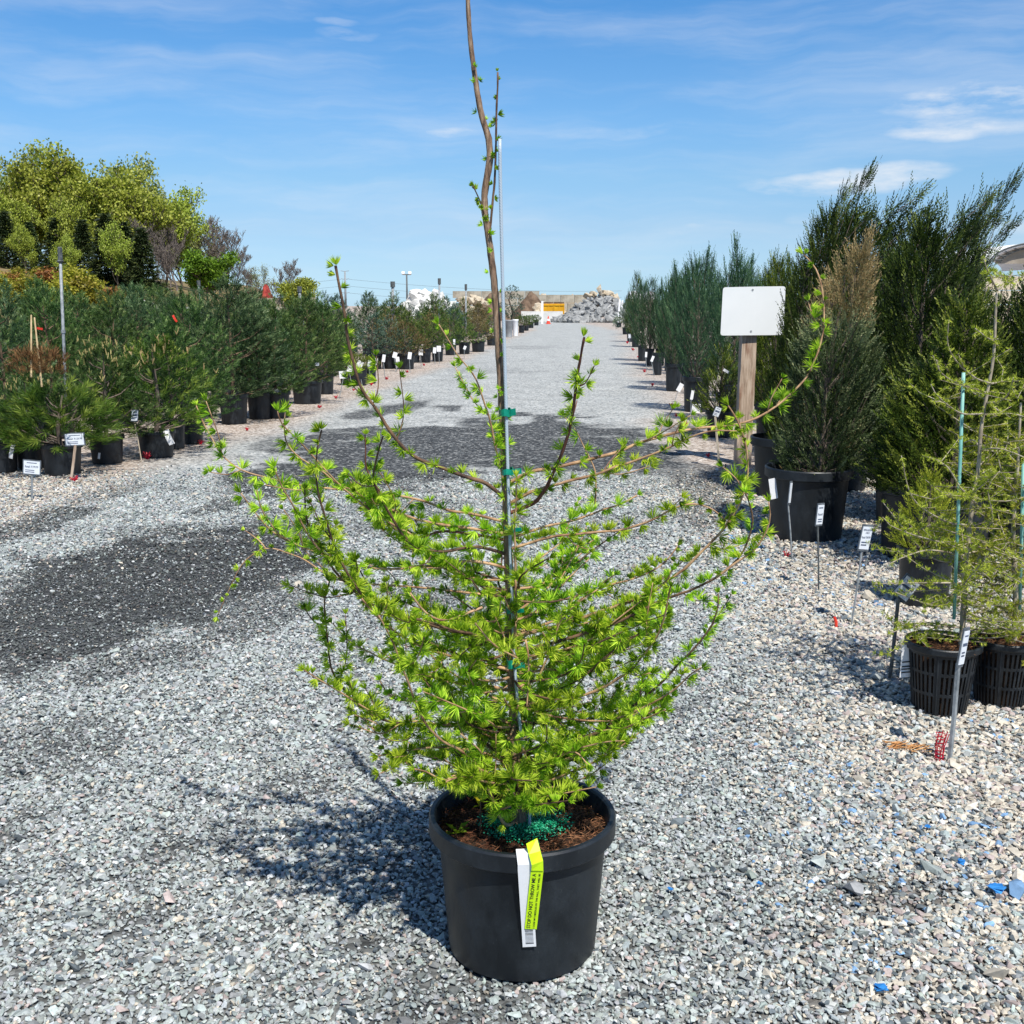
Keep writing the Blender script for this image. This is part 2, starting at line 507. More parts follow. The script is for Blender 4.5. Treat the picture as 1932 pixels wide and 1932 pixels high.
def quads_mesh(name, q, vals):
    """q: (N,4,3) corner positions, vals: (N,) value per leaf"""
    q = np.asarray(q, dtype=np.float32)
    n = len(q)
    me = bpy.data.meshes.new(name)
    me.vertices.add(n * 4)
    me.vertices.foreach_set('co', q.reshape(-1))
    me.loops.add(n * 4)
    me.loops.foreach_set('vertex_index', np.arange(n * 4, dtype=np.int32))
    me.polygons.add(n)
    me.polygons.foreach_set('loop_start', np.arange(0, n * 4, 4, dtype=np.int32))
    a = me.attributes.new('v', 'FLOAT', 'POINT')
    a.data.foreach_set('value', np.repeat(np.asarray(vals, dtype=np.float32), 4))
    me.update(calc_edges=True)
    me.validate()
    return me


def blades(p, d, L, w, r=rng, flat=None):
    """rhombic blades from p along d"""
    n = len(p)
    d = norm(d)
    s = np.cross(d, r.normal(size=(n, 3)) if flat is None else flat)
    s = norm(s)
    L = np.broadcast_to(np.asarray(L, float), (n,))[:, None]
    w = np.broadcast_to(np.asarray(w, float), (n,))[:, None]
    return np.stack([p, p + d * L * 0.45 + s * w * 0.5, p + d * L, p + d * L * 0.45 - s * w * 0.5], axis=1)


def tag(o, label=None, cat=None, group=None, kind=None):
    if label:
        o['label'] = label
    if cat:
        o['category'] = cat
    if group:
        o['group'] = group
    if kind:
        o['kind'] = kind
    return o


def thing(name, label, cat, loc=(0, 0, 0), rz=0.0, group=None):
    o = bpy.data.objects.new(name, None)
    C.objects.link(o)
    o.empty_display_size = 0.1
    o.location = loc
    o.rotation_euler = (0, 0, rz)
    return tag(o, label, cat, group)


def copy_thing(root, loc, rz=0.0, scale=1.0, label=None, group=None, keep=None):
    r = root.copy()
    C.objects.link(r)
    r.location = loc
    r.rotation_euler = (0, 0, rz)
    r.scale = (scale, scale, scale) if not hasattr(scale, '__len__') else scale
    if label:
        r['label'] = label
    if group:
        r['group'] = group
    for ch in list(root.children):
        c = ch.copy()
        C.objects.link(c)
        c.parent = r
        for gch in list(ch.children):
            d = gch.copy()
            C.objects.link(d)
            d.parent = c
    return r


def smooth_line(pts, step):
    """Catmull-Rom through pts, resampled at about step"""
    pts = [Vector(p) for p in pts]
    if len(pts) == 2:
        pts = [pts[0], (pts[0] + pts[1]) / 2, pts[1]]
    out = []
    for i in range(len(pts) - 1):
        p0, p1, p2, p3 = pts[max(i - 1, 0)], pts[i], pts[i + 1], pts[min(i + 2, len(pts) - 1)]
        k = max(1, int((p2 - p1).length / step))
        for j in range(k):
            t = j / k
            out.append(0.5 * ((2 * p1) + (p2 - p0) * t + (2 * p0 - 5 * p1 + 4 * p2 - p3) * t * t + (3 * p1 - p0 - 3 * p2 + p3) * t ** 3))
    out.append(pts[-1])
    return out


def text_mesh(body, size, align='CENTER'):
    cu = bpy.data.curves.new('lettering', 'FONT')
    cu.body = body
    cu.size = size
    cu.align_x = align
    cu.align_y = 'CENTER'
    cu.extrude = 0.0
    cu.offset = 0.018
    ob = bpy.data.objects.new('lettering', cu)
    C.objects.link(ob)
    dg = bpy.context.evaluated_depsgraph_get()
    me = bpy.data.meshes.new_from_object(ob.evaluated_get(dg))
    C.objects.unlink(ob)
    bpy.data.objects.remove(ob)
    return me


# value noise on the ground plane
def vnoise(x, y, scale, seed=0, octv=4):
    tot = np.zeros_like(x)
    amp, s = 1.0, scale
    nrm = 0
    for o in range(octv):
        xi, yi = x * s + seed * 17.3 + o * 31.7, y * s + seed * 9.1 + o * 11.3
        x0, y0 = np.floor(xi), np.floor(yi)
        fx, fy = xi - x0, yi - y0
        fx, fy = fx * fx * (3 - 2 * fx), fy * fy * (3 - 2 * fy)

        def hsh(a, b):
            t = np.sin(a * 127.1 + b * 311.7 + seed * 74.7) * 43758.5453
            return t - np.floor(t)
        val = (hsh(x0, y0) * (1 - fx) + hsh(x0 + 1, y0) * fx) * (1 - fy) + (hsh(x0, y0 + 1) * (1 - fx) + hsh(x0 + 1, y0 + 1) * fx) * fy
        tot += val * amp
        nrm += amp
        amp *= 0.5
        s *= 2.0
    return tot / nrm


def sstep(a, b, x):
    t = np.clip((x - a) / (b - a), 0, 1)
    return t * t * (3 - 2 * t)

# ------------------------------------------------------------------ ground: gravel yard
lg = [G(*p) for p in [(0, 1010), (300, 890), (560, 805), (700, 745), (900, 672), (1010, 622)]]
rg = [G(*p) for p in [(1500, 1300), (1330, 1020), (1250, 800), (1200, 700), (1165, 625)]]
LX = lambda Y: np.interp(Y, [p.y for p in lg], [p.x for p in lg])
RX = lambda Y: np.interp(Y, [p.y for p in rg], [p.x for p in rg])

DARK = [  # px, py, half width, half height, rotation, strength: trodden, damp and bare patches with few light stones
    (800, 850, 330, 62, -4, 1.0), (1090, 850, 260, 50, 0, 0.95), (560, 895, 190, 42, -14, 0.8), (1000, 815, 300, 22, 0, 0.8),
    (300, 1090, 330, 105, -12, 0.95), (90, 1200, 260, 90, -12, 0.9), (480, 1030, 180, 70, -14, 0.85), (250, 1250, 200, 40, -12, 0.6), (470, 1170, 130, 50, -20, 0.6),
    (60, 990, 150, 22, -14, 0.75), (420, 955, 80, 18, -12, 0.7), (200, 935, 110, 16, -12, 0.5), (770, 765, 60, 12, -14, 0.75), (700, 778, 80, 14, -12, 0.7), (843, 769, 34, 7, 0, 0.75),
    (510, 838, 55, 14, -10, 0.55), (1310, 900, 80, 45, 20, 0.6), (1265, 870, 60, 22, 0, 0.6), (1290, 805, 70, 12, 0, 0.6), (1330, 960, 60, 50, 0, 0.55),
    (60, 1420, 180, 60, -14, 0.45), (330, 1600, 120, 35, -20, 0.5), (240, 1740, 110, 30, -20, 0.4), (560, 1480, 120, 40, -12, 0.4), (690, 1780, 80, 24, -10, 0.7), (30, 1560, 110, 40, -20, 0.4), (950, 700, 130, 8, 0, 0.4), (1000, 655, 110, 5, 0, 0.4), (870, 690, 80, 6, -8, 0.35),
    (1660, 1690, 160, 45, 0, 0.45), (1500, 1760, 130, 30, 0, 0.35), (1240, 1330, 120, 40, 0, 0.25), (1600, 1050, 150, 30, 0, 0.3), (780, 980, 200, 40, 0, 0.45), (1150, 1000, 110, 30, -10, 0.35)]


def masks(X, Y):
    px, py = topx_np(X, Y, np.zeros_like(X))
    n1 = vnoise(X, Y, 0.9, 1, 5)
    n2 = vnoise(X, Y, 3.1, 2, 4)
    dark = np.zeros_like(X)
    for (cx, cy, hw, hh, ro, st) in DARK:
        c, s = math.cos(R(ro)), math.sin(R(ro))
        u = ((px - cx) * c + (py - cy) * s) / hw
        v = (-(px - cx) * s + (py - cy) * c) / hh
        d = np.sqrt(u * u + v * v) + (n1 - 0.5) * 1.1 + (n2 - 0.5) * 0.8
        dark = np.maximum(dark, st * (1 - sstep(0.62, 1.12, d)))
    dark = np.maximum(dark, 0.55 * sstep(0.60, 0.75, n1 * 0.6 + n2 * 0.4) * (px < 1000))
    side = np.maximum(sstep(-0.25, 0.5, LX(Y) - X + (n1 - .5) * 0.8), 0.9 * sstep(-0.5, 0.5, X - RX(Y) + (n1 - .5) * 1.0))
    return dark, side, n1, n2


ys = np.concatenate([np.linspace(-6, 1.2, 8), np.linspace(1.4, 16, 210), 16 * np.power(1300 / 16, np.linspace(0.01, 1, 130))])
gv, nx = [], 221
rowsX = []
for y in ys:
    half = max(6.0, abs(y) * 0.62 + 2.0)
    u = np.linspace(-1, 1, nx)
    xs = half * u
    if y > 16:
        xs = np.sign(u) * (np.abs(u) * half + np.maximum(np.abs(u) - 0.85, 0) / 0.15 * y * 0.7)
    rowsX.append(xs)
GX = np.array(rowsX)
GY = np.repeat(ys[:, None], nx, axis=1)
dk, sdm, n1, n2 = masks(GX, np.maximum(GY, 1.3))
GZ = (vnoise(GX, GY, 0.45, 5, 3) - 0.5) * 0.02 * (GY > 0) * (GY < 60)
co = np.stack([GX, GY, GZ - 0.004], axis=-1).reshape(-1, 3).astype(np.float32)
ny = len(ys)
idx = np.arange(ny * nx).reshape(ny, nx)
fq = np.stack([idx[:-1, :-1], idx[:-1, 1:], idx[1:, 1:], idx[1:, :-1]], axis=-1).reshape(-1, 4)
me = bpy.data.meshes.new('gravel_ground')
me.vertices.add(len(co))
me.vertices.foreach_set('co', co.reshape(-1))
me.loops.add(len(fq) * 4)
me.loops.foreach_set('vertex_index', fq.reshape(-1).astype(np.int32))
me.polygons.add(len(fq))
me.polygons.foreach_set('loop_start', np.arange(0, len(fq) * 4, 4, dtype=np.int32))
for nm, arr in (('dark', dk), ('side', sdm), ('far', sstep(6.5, 10.5, GY))):
    a = me.attributes.new(nm, 'FLOAT', 'POINT')
    a.data.foreach_set('value', arr.reshape(-1).astype(np.float32))
me.update(calc_edges=True)
m, gg, bs, out = mat('gravel')
v = obj_vec(gg)
aD = gg.new('ShaderNodeAttribute', attribute_name='dark').outputs['Fac']
aS = gg.new('ShaderNodeAttribute', attribute_name='side').outputs['Fac']
aF = gg.new('ShaderNodeAttribute', attribute_name='far').outputs['Fac']
vo = gg.new('ShaderNodeTexVoronoi')
vo.inputs['Scale'].default_value = 42
gg.put(vo.inputs['Vector'], v)
vs = gg.new('ShaderNodeSeparateColor')
gg.put(vs.inputs[0], vo.outputs['Color'])
cell = vs.outputs[0]
fine = gg.noise(v, 16, 6, 0.75)
mid = gg.noise(v, 1.3, 5, 0.65)
stonec = gg.ramp(cell, [(0.0, (0.12, 0.13, 0.135)), (0.25, (0.34, 0.355, 0.345)), (0.6, (0.46, 0.475, 0.455)), (0.9, (0.58, 0.585, 0.56)), (1.0, (0.62, 0.60, 0.55))])
sidec = gg.ramp(cell, [(0.0, (0.15, 0.11, 0.08)), (0.25, (0.36, 0.28, 0.22)), (0.6, (0.52, 0.44, 0.37)), (1.0, (0.70, 0.63, 0.56))])
darkc = gg.ramp(cell, [(0.0, (0.03, 0.032, 0.035)), (0.6, (0.075, 0.08, 0.082)), (0.85, (0.16, 0.17, 0.17)), (1.0, (0.42, 0.42, 0.40))])
farc = gg.mix(aS, stonec, sidec)
farc = gg.mix(gg.rng(gg.math('ADD', aD, gg.math('MULTIPLY', gg.math('SUBTRACT', fine, 0.5), 0.9)), 0.30, 0.75, 0, 1), farc, darkc)
farc = gg.mix(1.0, farc, gg.ramp(fine, [(0.30, 0.55), (0.5, 0.95), (0.72, 1.2)]), 'MULTIPLY')
farc = gg.mix(1.0, farc, gg.ramp(mid, [(0.3, 0.82), (0.7, 1.1)]), 'MULTIPLY')
gap = gg.mix(aS, (0.15, 0.155, 0.15, 1), (0.19, 0.155, 0.125, 1))
gap = gg.mix(aD, gap, (0.045, 0.048, 0.05, 1))
gap = gg.mix(1.0, gap, gg.ramp(cell, [(0, 0.6), (1, 1.7)]), 'MULTIPLY')
gg.put(bs.inputs['Base Color'], gg.mix(aF, gap, farc))
bs.inputs['Roughness'].default_value = 0.9
bs.inputs['Specular IOR Level'].default_value = 0.2
bump(gg, bs, gg.math('ADD', gg.math('MULTIPLY', vo.outputs['Distance'], -1.0), gg.math('MULTIPLY', fine, 1.2)), 0.9, 0.012)
ground = link('gravel_ground', me, m)
tag(ground, kind='structure')

# the loose stones one can see: real crushed stone, spread as points that carry a stone each
stones_coll = bpy.data.collections.new('stone_shapes')
import bmesh
for k in range(7):
    bm = bmesh.new()
    for i in range(11):
        p = Vector((random.gauss(0, 1), random.gauss(0, 1), random.gauss(0, 1))).normalized() * random.uniform(0.78, 1.0)
        bm.verts.new((p.x * 1.15, p.y * 0.85, p.z * 0.62))
    r = bmesh.ops.convex_hull(bm, input=bm.verts)
    for vv in [x for x in bm.verts if not x.link_faces]:
        bm.verts.remove(vv)
    mm = bpy.data.meshes.new('stone')
    bm.to_mesh(mm)
    bm.free()
    mm.materials.append(M['stone'])
    stones_coll.objects.link(bpy.data.objects.new('stone', mm))

HERO = G(985, 1775)
BASKETS = []
EXCL = [(HERO.x, HERO.y, 0.165)]


def spread(n_per_m2, y0, y1, smin, smax, seed):
    r = np.random.default_rng(seed)
    wmax = y1 * 0.5 + 0.8
    n = int(n_per_m2 * 2 * wmax * (y1 - y0))
    X = r.uniform(-wmax, wmax, n)
    Y = r.uniform(y0, y1, n)
    k = np.abs(X) < Y * 0.5 + 0.75
    X, Y = X[k], Y[k]
    dark, side, n1, n2 = masks(X, Y)
    keep = r.uniform(size=len(X)) > 0.45 * dark
    keep &= r.uniform(size=len(X)) > sstep(8.2, 10.5, Y)
    for (ex, ey, er) in EXCL:
        keep &= (X - ex) ** 2 + (Y - ey) ** 2 > er * er
    X, Y, dark, side = X[keep], Y[keep], dark[keep], side[keep]
    n = len(X)
    right = sstep(0.2, 1.2, X - 0.1 * Y)
    s = np.exp(r.normal(np.log((smin + smax) / 2), 0.30, n)).clip(smin * 0.6, smax * 1.6) * (1 - 0.25 * dark) * (1 + 0.30 * right)
    base = (np.array([0.395, 0.425, 0.41]) + r.normal(0, 0.010, (n, 3))) * r.uniform(0.6, 1.25, (n, 1))
    t = r.uniform(size=n)
    warm = np.clip(0.05 + 0.12 * right + 0.40 * side, 0, 0.5)
    cream = np.array([0.60, 0.54, 0.44]) * r.uniform(0.7, 1.15, (n, 1))
    pink = np.array([0.46, 0.38, 0.35]) * r.uniform(0.7, 1.15, (n, 1))
    slate = np.array([0.11, 0.13, 0.14]) * r.uniform(0.6, 1.6, (n, 1))
    white = np.array([0.62, 0.63, 0.61]) * r.uniform(0.9, 1.1, (n, 1))
    col = base
    col = np.where((t < warm)[:, None], cream, col)
    col = np.where(((t > 0.60) & (t < 0.60 + 0.03 + 0.10 * side))[:, None], pink, col)
    col = np.where(((t > 0.80) & (t < 0.90))[:, None], slate, col)
    col = np.where((t > 0.955)[:, None], white, col)
    col = col * (1 - 0.80 * dark[:, None] * (r.uniform(size=(n, 1)) < 0.35 + 0.5 * dark[:, None]))
    bl = np.zeros(n)
    px, py = topx_np(X, Y, np.zeros(n))
    for (cx, cy, hw, hh) in [(1590, 1040, 90, 22), (1660, 1040, 40, 25), (1590, 1130, 110, 30), (1790, 1560, 90, 50), (1880, 1380, 60, 40), (1660, 1800, 60, 50), (1600, 1560, 160, 110), (1420, 1020, 60, 60), (1850, 1700, 90, 70)]:
        bl = np.maximum(bl, np.exp(-((px - cx) / hw) ** 2 - ((py - cy) / hh) ** 2))
    isb = r.uniform(size=n) < bl * 0.06
    col = np.where(isb[:, None], np.array([0.16, 0.28, 0.44]) * r.uniform(0.6, 1.5, (n, 1)), col)
    z = s * r.uniform(-0.15, 0.55, n) + (vnoise(X, Y, 0.45, 5, 3) - 0.5) * 0.02
    rot = np.stack([r.normal(0, 0.32, n), r.normal(0, 0.32, n), r.uniform(0, 6.28, n)], 1)
    scl = s[:, None] * r.uniform(0.75, 1.25, (n, 3))
    return np.stack([X, Y, z], 1), rot, scl, col, r.integers(0, 7, n)


sets = [spread(12500, 1.75, 3.6, 0.0050, 0.0092, 11), spread(9000, 3.6, 6.2, 0.0056, 0.0100, 12), spread(4600, 6.2, 10.5, 0.008, 0.0135, 13),
        spread(60, 1.75, 6.5, 0.012, 0.020, 14)]
co, rot, scl, col, pick = [np.concatenate([s[i] for s in sets]) for i in range(5)]
me = bpy.data.meshes.new('gravel_stones')
n = len(co)
me.vertices.add(n)
me.vertices.foreach_set('co', co.astype(np.float32).reshape(-1))
a = me.attributes.new('rot', 'FLOAT_VECTOR', 'POINT')
a.data.foreach_set('vector', rot.astype(np.float32).reshape(-1))
a = me.attributes.new('scl', 'FLOAT_VECTOR', 'POINT')
a.data.foreach_set('vector', scl.astype(np.float32).reshape(-1))
a = me.attributes.new('col', 'FLOAT_COLOR', 'POINT')
a.data.foreach_set('color', np.concatenate([col.clip(0, 1), np.ones((n, 1))], 1).astype(np.float32).reshape(-1))
a = me.attributes.new('pick', 'INT', 'POINT')
a.data.foreach_set('value', pick.astype(np.int32))
print('stones', n)
stones = link('gravel_stones', me)
tag(stones, 'loose grey crushed stone covering the yard floor', 'gravel', kind='stuff')
nt = bpy.data.node_groups.new('spread_stones', 'GeometryNodeTree')
nt.interface.new_socket('Geometry', in_out='INPUT', socket_type='NodeSocketGeometry')
nt.interface.new_socket('Geometry', in_out='OUTPUT', socket_type='NodeSocketGeometry')
gi, go = nt.nodes.new('NodeGroupInput'), nt.nodes.new('NodeGroupOutput')
iop = nt.nodes.new('GeometryNodeInstanceOnPoints')
ci = nt.nodes.new('GeometryNodeCollectionInfo')
ci.inputs['Collection'].default_value = stones_coll
ci.inputs['Separate Children'].default_value = True
ci.inputs['Reset Children'].default_value = True


def named(nm, ty):
    x = nt.nodes.new('GeometryNodeInputNamedAttribute')
    x.data_type = ty
    x.inputs['Name'].default_value = nm
    return [o for o in x.outputs if o.enabled and o.name == 'Attribute'][0]


nt.links.new(gi.outputs[0], iop.inputs['Points'])
nt.links.new(ci.outputs[0], iop.inputs['Instance'])
iop.inputs['Pick Instance'].default_value = True
nt.links.new(named('pick', 'INT'), iop.inputs['Instance Index'])
nt.links.new(named('rot', 'FLOAT_VECTOR'), iop.inputs['Rotation'])
nt.links.new(named('scl', 'FLOAT_VECTOR'), iop.inputs['Scale'])
nt.links.new(iop.outputs[0], go.inputs[0])
md = stones.modifiers.new('spread', 'NODES')
md.node_group = nt

# ------------------------------------------------------------------ nursery pots (rim radius 1, height 1, scaled to size)
def pot_mesh(nseg=40, notches=3, ribs=False):
    b = MB()
    prof = [(0.74, 0.0), (0.775, 0.10), (0.78, 0.11), (0.885, 0.80), (0.895, 0.86), (0.985, 0.865), (1.0, 0.875), (1.0, 0.985), (0.985, 1.0), (0.945, 1.0), (0.93, 0.985), (0.90, 0.85), (0.80, 0.02)]
    w = 2
    starts = [int(nseg * (0.75 + i / notches)) % nseg - 1 for i in range(notches)]
    hole = set((s + k) % nseg for s in starts for k in range(w))
    b.lathe(prof, nseg, skip=lambda i, j: i == 0 and j in hole)
    b.lathe([(0.70, 0.004), (0.715, 0.13), (0.77, 0.14)], nseg)
    me = bpy.data.meshes.new('pot')
    me.from_pydata(b.v, [], b.f)
    me.materials.append(M['pot'])
    me.polygons.foreach_set('use_smooth', [True] * len(me.polygons))
    me.set_sharp_from_angle(angle=R(32))
    me.update()
    return me


def soil_mesh(n=28, seed=0):
    r = random.Random(seed)
    vs, fs = [(0, 0, 0.03)], []
    rings = [0.2, 0.42, 0.64, 0.84, 0.925]
    for k, q in enumerate(rings):
        for j in range(n):
            t = 2 * math.pi * j / n
            vs.append((q * math.cos(t), q * math.sin(t), (r.uniform(-0.025, 0.035) if k < 4 else -0.02)))
    for j in range(n):
        fs.append((0, 1 + j, 1 + (j + 1) % n))
    for k in range(len(rings) - 1):
        for j in range(n):
            a, b_ = 1 + k * n + j, 1 + k * n + (j + 1) % n
            fs.append((a, a + n, b_ + n, b_))
    me = bpy.data.meshes.new('soil')
    me.from_pydata(vs, [], fs)
    me.materials.append(M['soil'])
    me.polygons.foreach_set('use_smooth', [True] * len(me.polygons))
    me.update()
    return me


POT = pot_mesh()
POT_FAR = pot_mesh(20)
SOIL = soil_mesh()


def add_pot(parent, r, h, far=False, soil=0.87):
    p = bpy.data.objects.new('pot', POT_FAR if far else POT)
    C.objects.link(p)
    p.parent = parent
    p.scale = (r, r, h)
    s = bpy.data.objects.new('soil', SOIL)
    C.objects.link(s)
    s.parent = parent
    s.location = (0, 0, h * soil)
    s.scale = (r, r, r)
    return p, s


# ------------------------------------------------------------------ the larch in the middle of the yard
HB = Vector((HERO.x, HERO.y, 0.0))
HY = HB.y
larch = thing('potted_larch', 'young larch with bright green needle tufts, alone in its black pot on the open gravel', 'potted tree', HB)
PR, PH = 0.2185, 0.335
hp = bpy.data.objects.new('pot', pot_mesh(72, 5))
C.objects.link(hp)
hp.parent = larch
hp.scale = (PR, PR, PH)
hp.rotation_euler = (0, 0, R(3))
hs_ = bpy.data.objects.new('soil', soil_mesh(48, 4))
C.objects.link(hs_)
hs_.parent = larch
hs_.location = (0, 0, PH * 0.86)
hs_.scale = (PR, PR, PR)
SZ = PH * 0.86


def loc(p):
    return Vector(p) - HB


trunk_px = [(979, 1545), (978, 1500), (975, 1450), (973, 1400), (970, 1340), (966, 1260), (964, 1180), (961, 1100), (958, 1020), (956, 960), (953, 880), (949, 800), (945, 720), (940, 640),
            (936, 580), (932, 530), (926, 480), (921, 440), (915, 400), (914, 370), (919, 335), (924, 300), (922, 262), (912, 230), (903, 190), (894, 130), (886, 60), (882, -14)]
trunk_w = [32, 25, 22, 21, 20, 19, 18, 17, 16.5, 16, 15.5, 15, 14.5, 14, 13.5, 13, 13, 13, 13, 13, 13, 13, 12.5, 11.5, 11, 10, 9, 8]
tpts = [loc(P(x, y, HY)) for x, y in trunk_px]
tpts[0].z = min(tpts[0].z, SZ - 0.01)
fine_t = smooth_line(tpts, 0.012)
wz = np.interp([p.z for p in fine_t], [p.z for p in tpts], trunk_w)
rad = [w * 0.5 * mpp(p + HB) for w, p in zip(wz, fine_t)]
MB().tube(fine_t, rad, 12, wob=0.10).build('trunk', M['bark'], larch, smooth=True)
TZ = [p.z for p in fine_t]


def trunk_at(z):
    return Vector((np.interp(z, TZ, [p.x for p in fine_t]), np.interp(z, TZ, [p.y for p in fine_t]), z))


def tufts(pos, axis, size, K, opening, r=rng):
    """rosettes of needles: returns blades and values"""
    n = len(pos)
    axis = norm(np.asarray(axis, float))
    h = norm(np.cross(axis, r.normal(size=(n, 3))))
    k2 = np.cross(axis, h)
    a = r.uniform(0, 2 * math.pi, (n, K))
    bmax = np.asarray(opening)[:, None] * np.ones((n, K))
    b = np.sqrt(r.uniform(0.0, 1, (n, K))) * bmax
    d = axis[:, None, :] * np.cos(b)[..., None] + (h[:, None, :] * np.cos(a)[..., None] + k2[:, None, :] * np.sin(a)[..., None]) * np.sin(b)[..., None]
    L = np.asarray(size)[:, None] * r.uniform(0.65, 1.1, (n, K))
    p = np.repeat(np.asarray(pos, float)[:, None, :], K, 1) + d * 0.0015
    q = blades(p.reshape(-1, 3), d.reshape(-1, 3), L.reshape(-1), 0.0023, r)
    tv = r.uniform(0.22, 0.95, n)
    v = np.clip(tv[:, None] + r.normal(0, 0.2, (n, K)), 0, 1)
    return q, v.reshape(-1)


def branch(pts, w0, w1, mat_key='twig', spacing=0.018, size=0.027, K=46, start=0.05, opening=0.95, twigs=True):
    """pts local; w0,w1 radius at root and tip; short side twigs fork off longer branches"""
    main = smooth_line(pts, 0.012)
    n = len(main)
    lines = [(main, [w0 + (w1 - w0) * (i / (n - 1)) ** 0.8 for i in range(n)], start)]
    if twigs and n > 26:
        for j in range(int(n / 13)):
            i = random.randrange(int(n * 0.22), int(n * 0.86))
            d = (main[min(i + 2, n - 1)] - main[i - 2]).normalized()
            sd_ = Vector((random.gauss(0, 1), random.gauss(0, 1), random.gauss(0.1, 0.7)))
            sd_ = (sd_ - d * sd_.dot(d)).normalized()
            Lt = random.uniform(0.04, 0.13)
            e = [main[i], main[i] + (d * .55 + sd_ * .8) * Lt * .5, main[i] + (d * .8 + sd_ * .75 + Vector((0, 0, .12))) * Lt]
            ln = smooth_line(e, 0.012)
            lines.append((ln, [0.0016 - 0.0007 * q / len(ln) for q in range(len(ln))], 0.12))
    tb_ = MB()
    Q, V = [], []
    for line, rr, st in lines:
        tb_.tube(line, rr, 6, wob=0.16)
        arr = np.array([tuple(p) for p in line])
        seg = np.linalg.norm(np.diff(arr, axis=0), axis=1)
        s = np.concatenate([[0], np.cumsum(seg)])
        tot = s[-1]
        t = st * tot
        S = []
        while t < tot:
            S.append(t)
            t += spacing * random.uniform(0.5, 1.6)
        S.append(tot)
        S = np.array(S)
        pos = np.stack([np.interp(S, s, arr[:, i]) for i in range(3)], 1)
        tang = norm(np.stack([np.interp(np.minimum(S + 0.01, tot), s, arr[:, i]) - np.interp(np.maximum(S - 0.01, 0), s, arr[:, i]) for i in range(3)], 1))
        ra = rng.normal(size=(len(S), 3)) + np.array([0, -0.2, 0.45])
        side = norm(ra - tang * np.sum(ra * tang, 1, keepdims=True))
        axis = side + tang * 0.35
        axis[-1] = tang[-1]
        pos = pos + side * np.interp(S, s, rr)[:, None]
        fr = S / tot
        sz = size * rng.uniform(0.62, 1.2, len(S)) * np.where(fr > 0.85, 0.75, 1.0)
        op = opening * rng.uniform(0.65, 1.25, len(S)) * np.where(fr > 0.85, 0.7, 1.0)
        q, v = tufts(pos, axis, sz, K, op)
        Q.append(q)
        V.append(v)
    o = tb_.build('branch', M[mat_key], larch, smooth=True)
    link('needles', quads_mesh('needles', np.concatenate(Q), np.concatenate(V)), M['larch_needles'], o)['kind'] = 'stuff'
    return o


def traced(pix, dy_end, w0, w1, f, dy0=0.0, attach=True, **kw):
    """pix: from the trunk outwards, f maps picture coordinates to the 1932 px view; dy_end: how far the tip stands in front (-) or behind (+)"""
    k = len(pix)
    L = [0.0]
    for i in range(1, k):
        L.append(L[-1] + math.hypot(pix[i][0] - pix[i - 1][0], pix[i][1] - pix[i - 1][1]))
    pts = [loc(P(*f(x, y), HY + dy0 + (dy_end - dy0) * l / L[-1])) for (x, y), l in zip(pix, L)]
    if attach:
        a = trunk_at(pts[0].z - 0.015)
        pts = [a] + pts[(1 if (pts[0] - a).length < 0.03 else 0):]
    mm_ = mpp(HB + Vector((0, 0, 0.8)))
    return branch(pts, w0 * 0.72 * mm_, w1 * 0.72 * mm_, **kw)


z6 = lambda x, y: (383.3 + .5953 * x, 638.9 + .5953 * y)
z7 = lambda x, y: (543 + .248 * x, 1054 + .248 * y)
z8 = lambda x, y: (894.4 + .3307 * x, 607 + .3307 * y)
z9 = lambda x, y: (926.4 + .2646 * x, 1022 + .2646 * y)
d0 = lambda x, y: (x, y)
OLD = dict(mat_key='old_twig')
# left side, top to bottom
traced([(952, 932), (919, 913), (883, 901), (835, 883), (794, 868), (764, 847), (734, 811), (711, 773), (690, 746), (675, 716), (666, 680), (656, 640), (650, 590), (641, 545), (633, 501)], -0.10, 6, 3.2, d0, spacing=0.025, **OLD)
traced([(945, 562), (850, 555), (780, 545), (700, 515), (600, 495), (500, 485), (400, 475), (300, 463), (200, 440), (120, 415), (60, 370), (30, 320), (0, 265), (-22, 212)], 0.18, 4.2, 1.8, z6, spacing=0.026)
traced([(770, 592), (700, 578), (640, 560), (560, 525), (480, 485), (420, 455), (370, 415), (310, 380), (270, 340), (258, 300), (258, 255), (262, 225)], -0.22, 4, 1.6, z6, dy0=-0.05, attach=False)
traced([(945, 600), (850, 602), (770, 592), (740, 586)], -0.05, 4.4, 4, z6)
traced([(660, 622), (560, 565), (500, 520), (440, 470), (400, 430), (350, 375), (300, 320), (250, 270), (235, 230)], -0.3, 3.4, 1.4, z6, dy0=-0.1, attach=False, spacing=0.026)
traced([(945, 665), (870, 660), (760, 675), (700, 665), (640, 630), (600, 570), (560, 500), (540, 450), (545, 400), (560, 340), (570, 310)], -0.28, 5, 1.8, z6, **OLD)
traced([(945, 618), (770, 610), (690, 630), (640, 600), (600, 545), (570, 500), (530, 440), (515, 400), (515, 350), (513, 305)], -0.12, 4.6, 1.8, z6, mat_key='dead_twig')
traced([(950, 708), (850, 705), (720, 720), (600, 730), (500, 720), (400, 690), (300, 655), (230, 620), (180, 570), (145, 525), (120, 490)], -0.2, 4.6, 1.6, z6, spacing=0.025)
traced([(300, 655), (240, 620), (210, 580), (185, 540), (170, 480)], -0.25, 2.2, 1.2, z6, dy0=-0.18, attach=False)
traced([(950, 985), (860, 940), (780, 925), (700, 900), (600, 865), (520, 835), (460, 780), (420, 740), (380, 680), (340, 610), (325, 550), (322, 480)], -0.35, 6, 1.8, z6, **OLD)
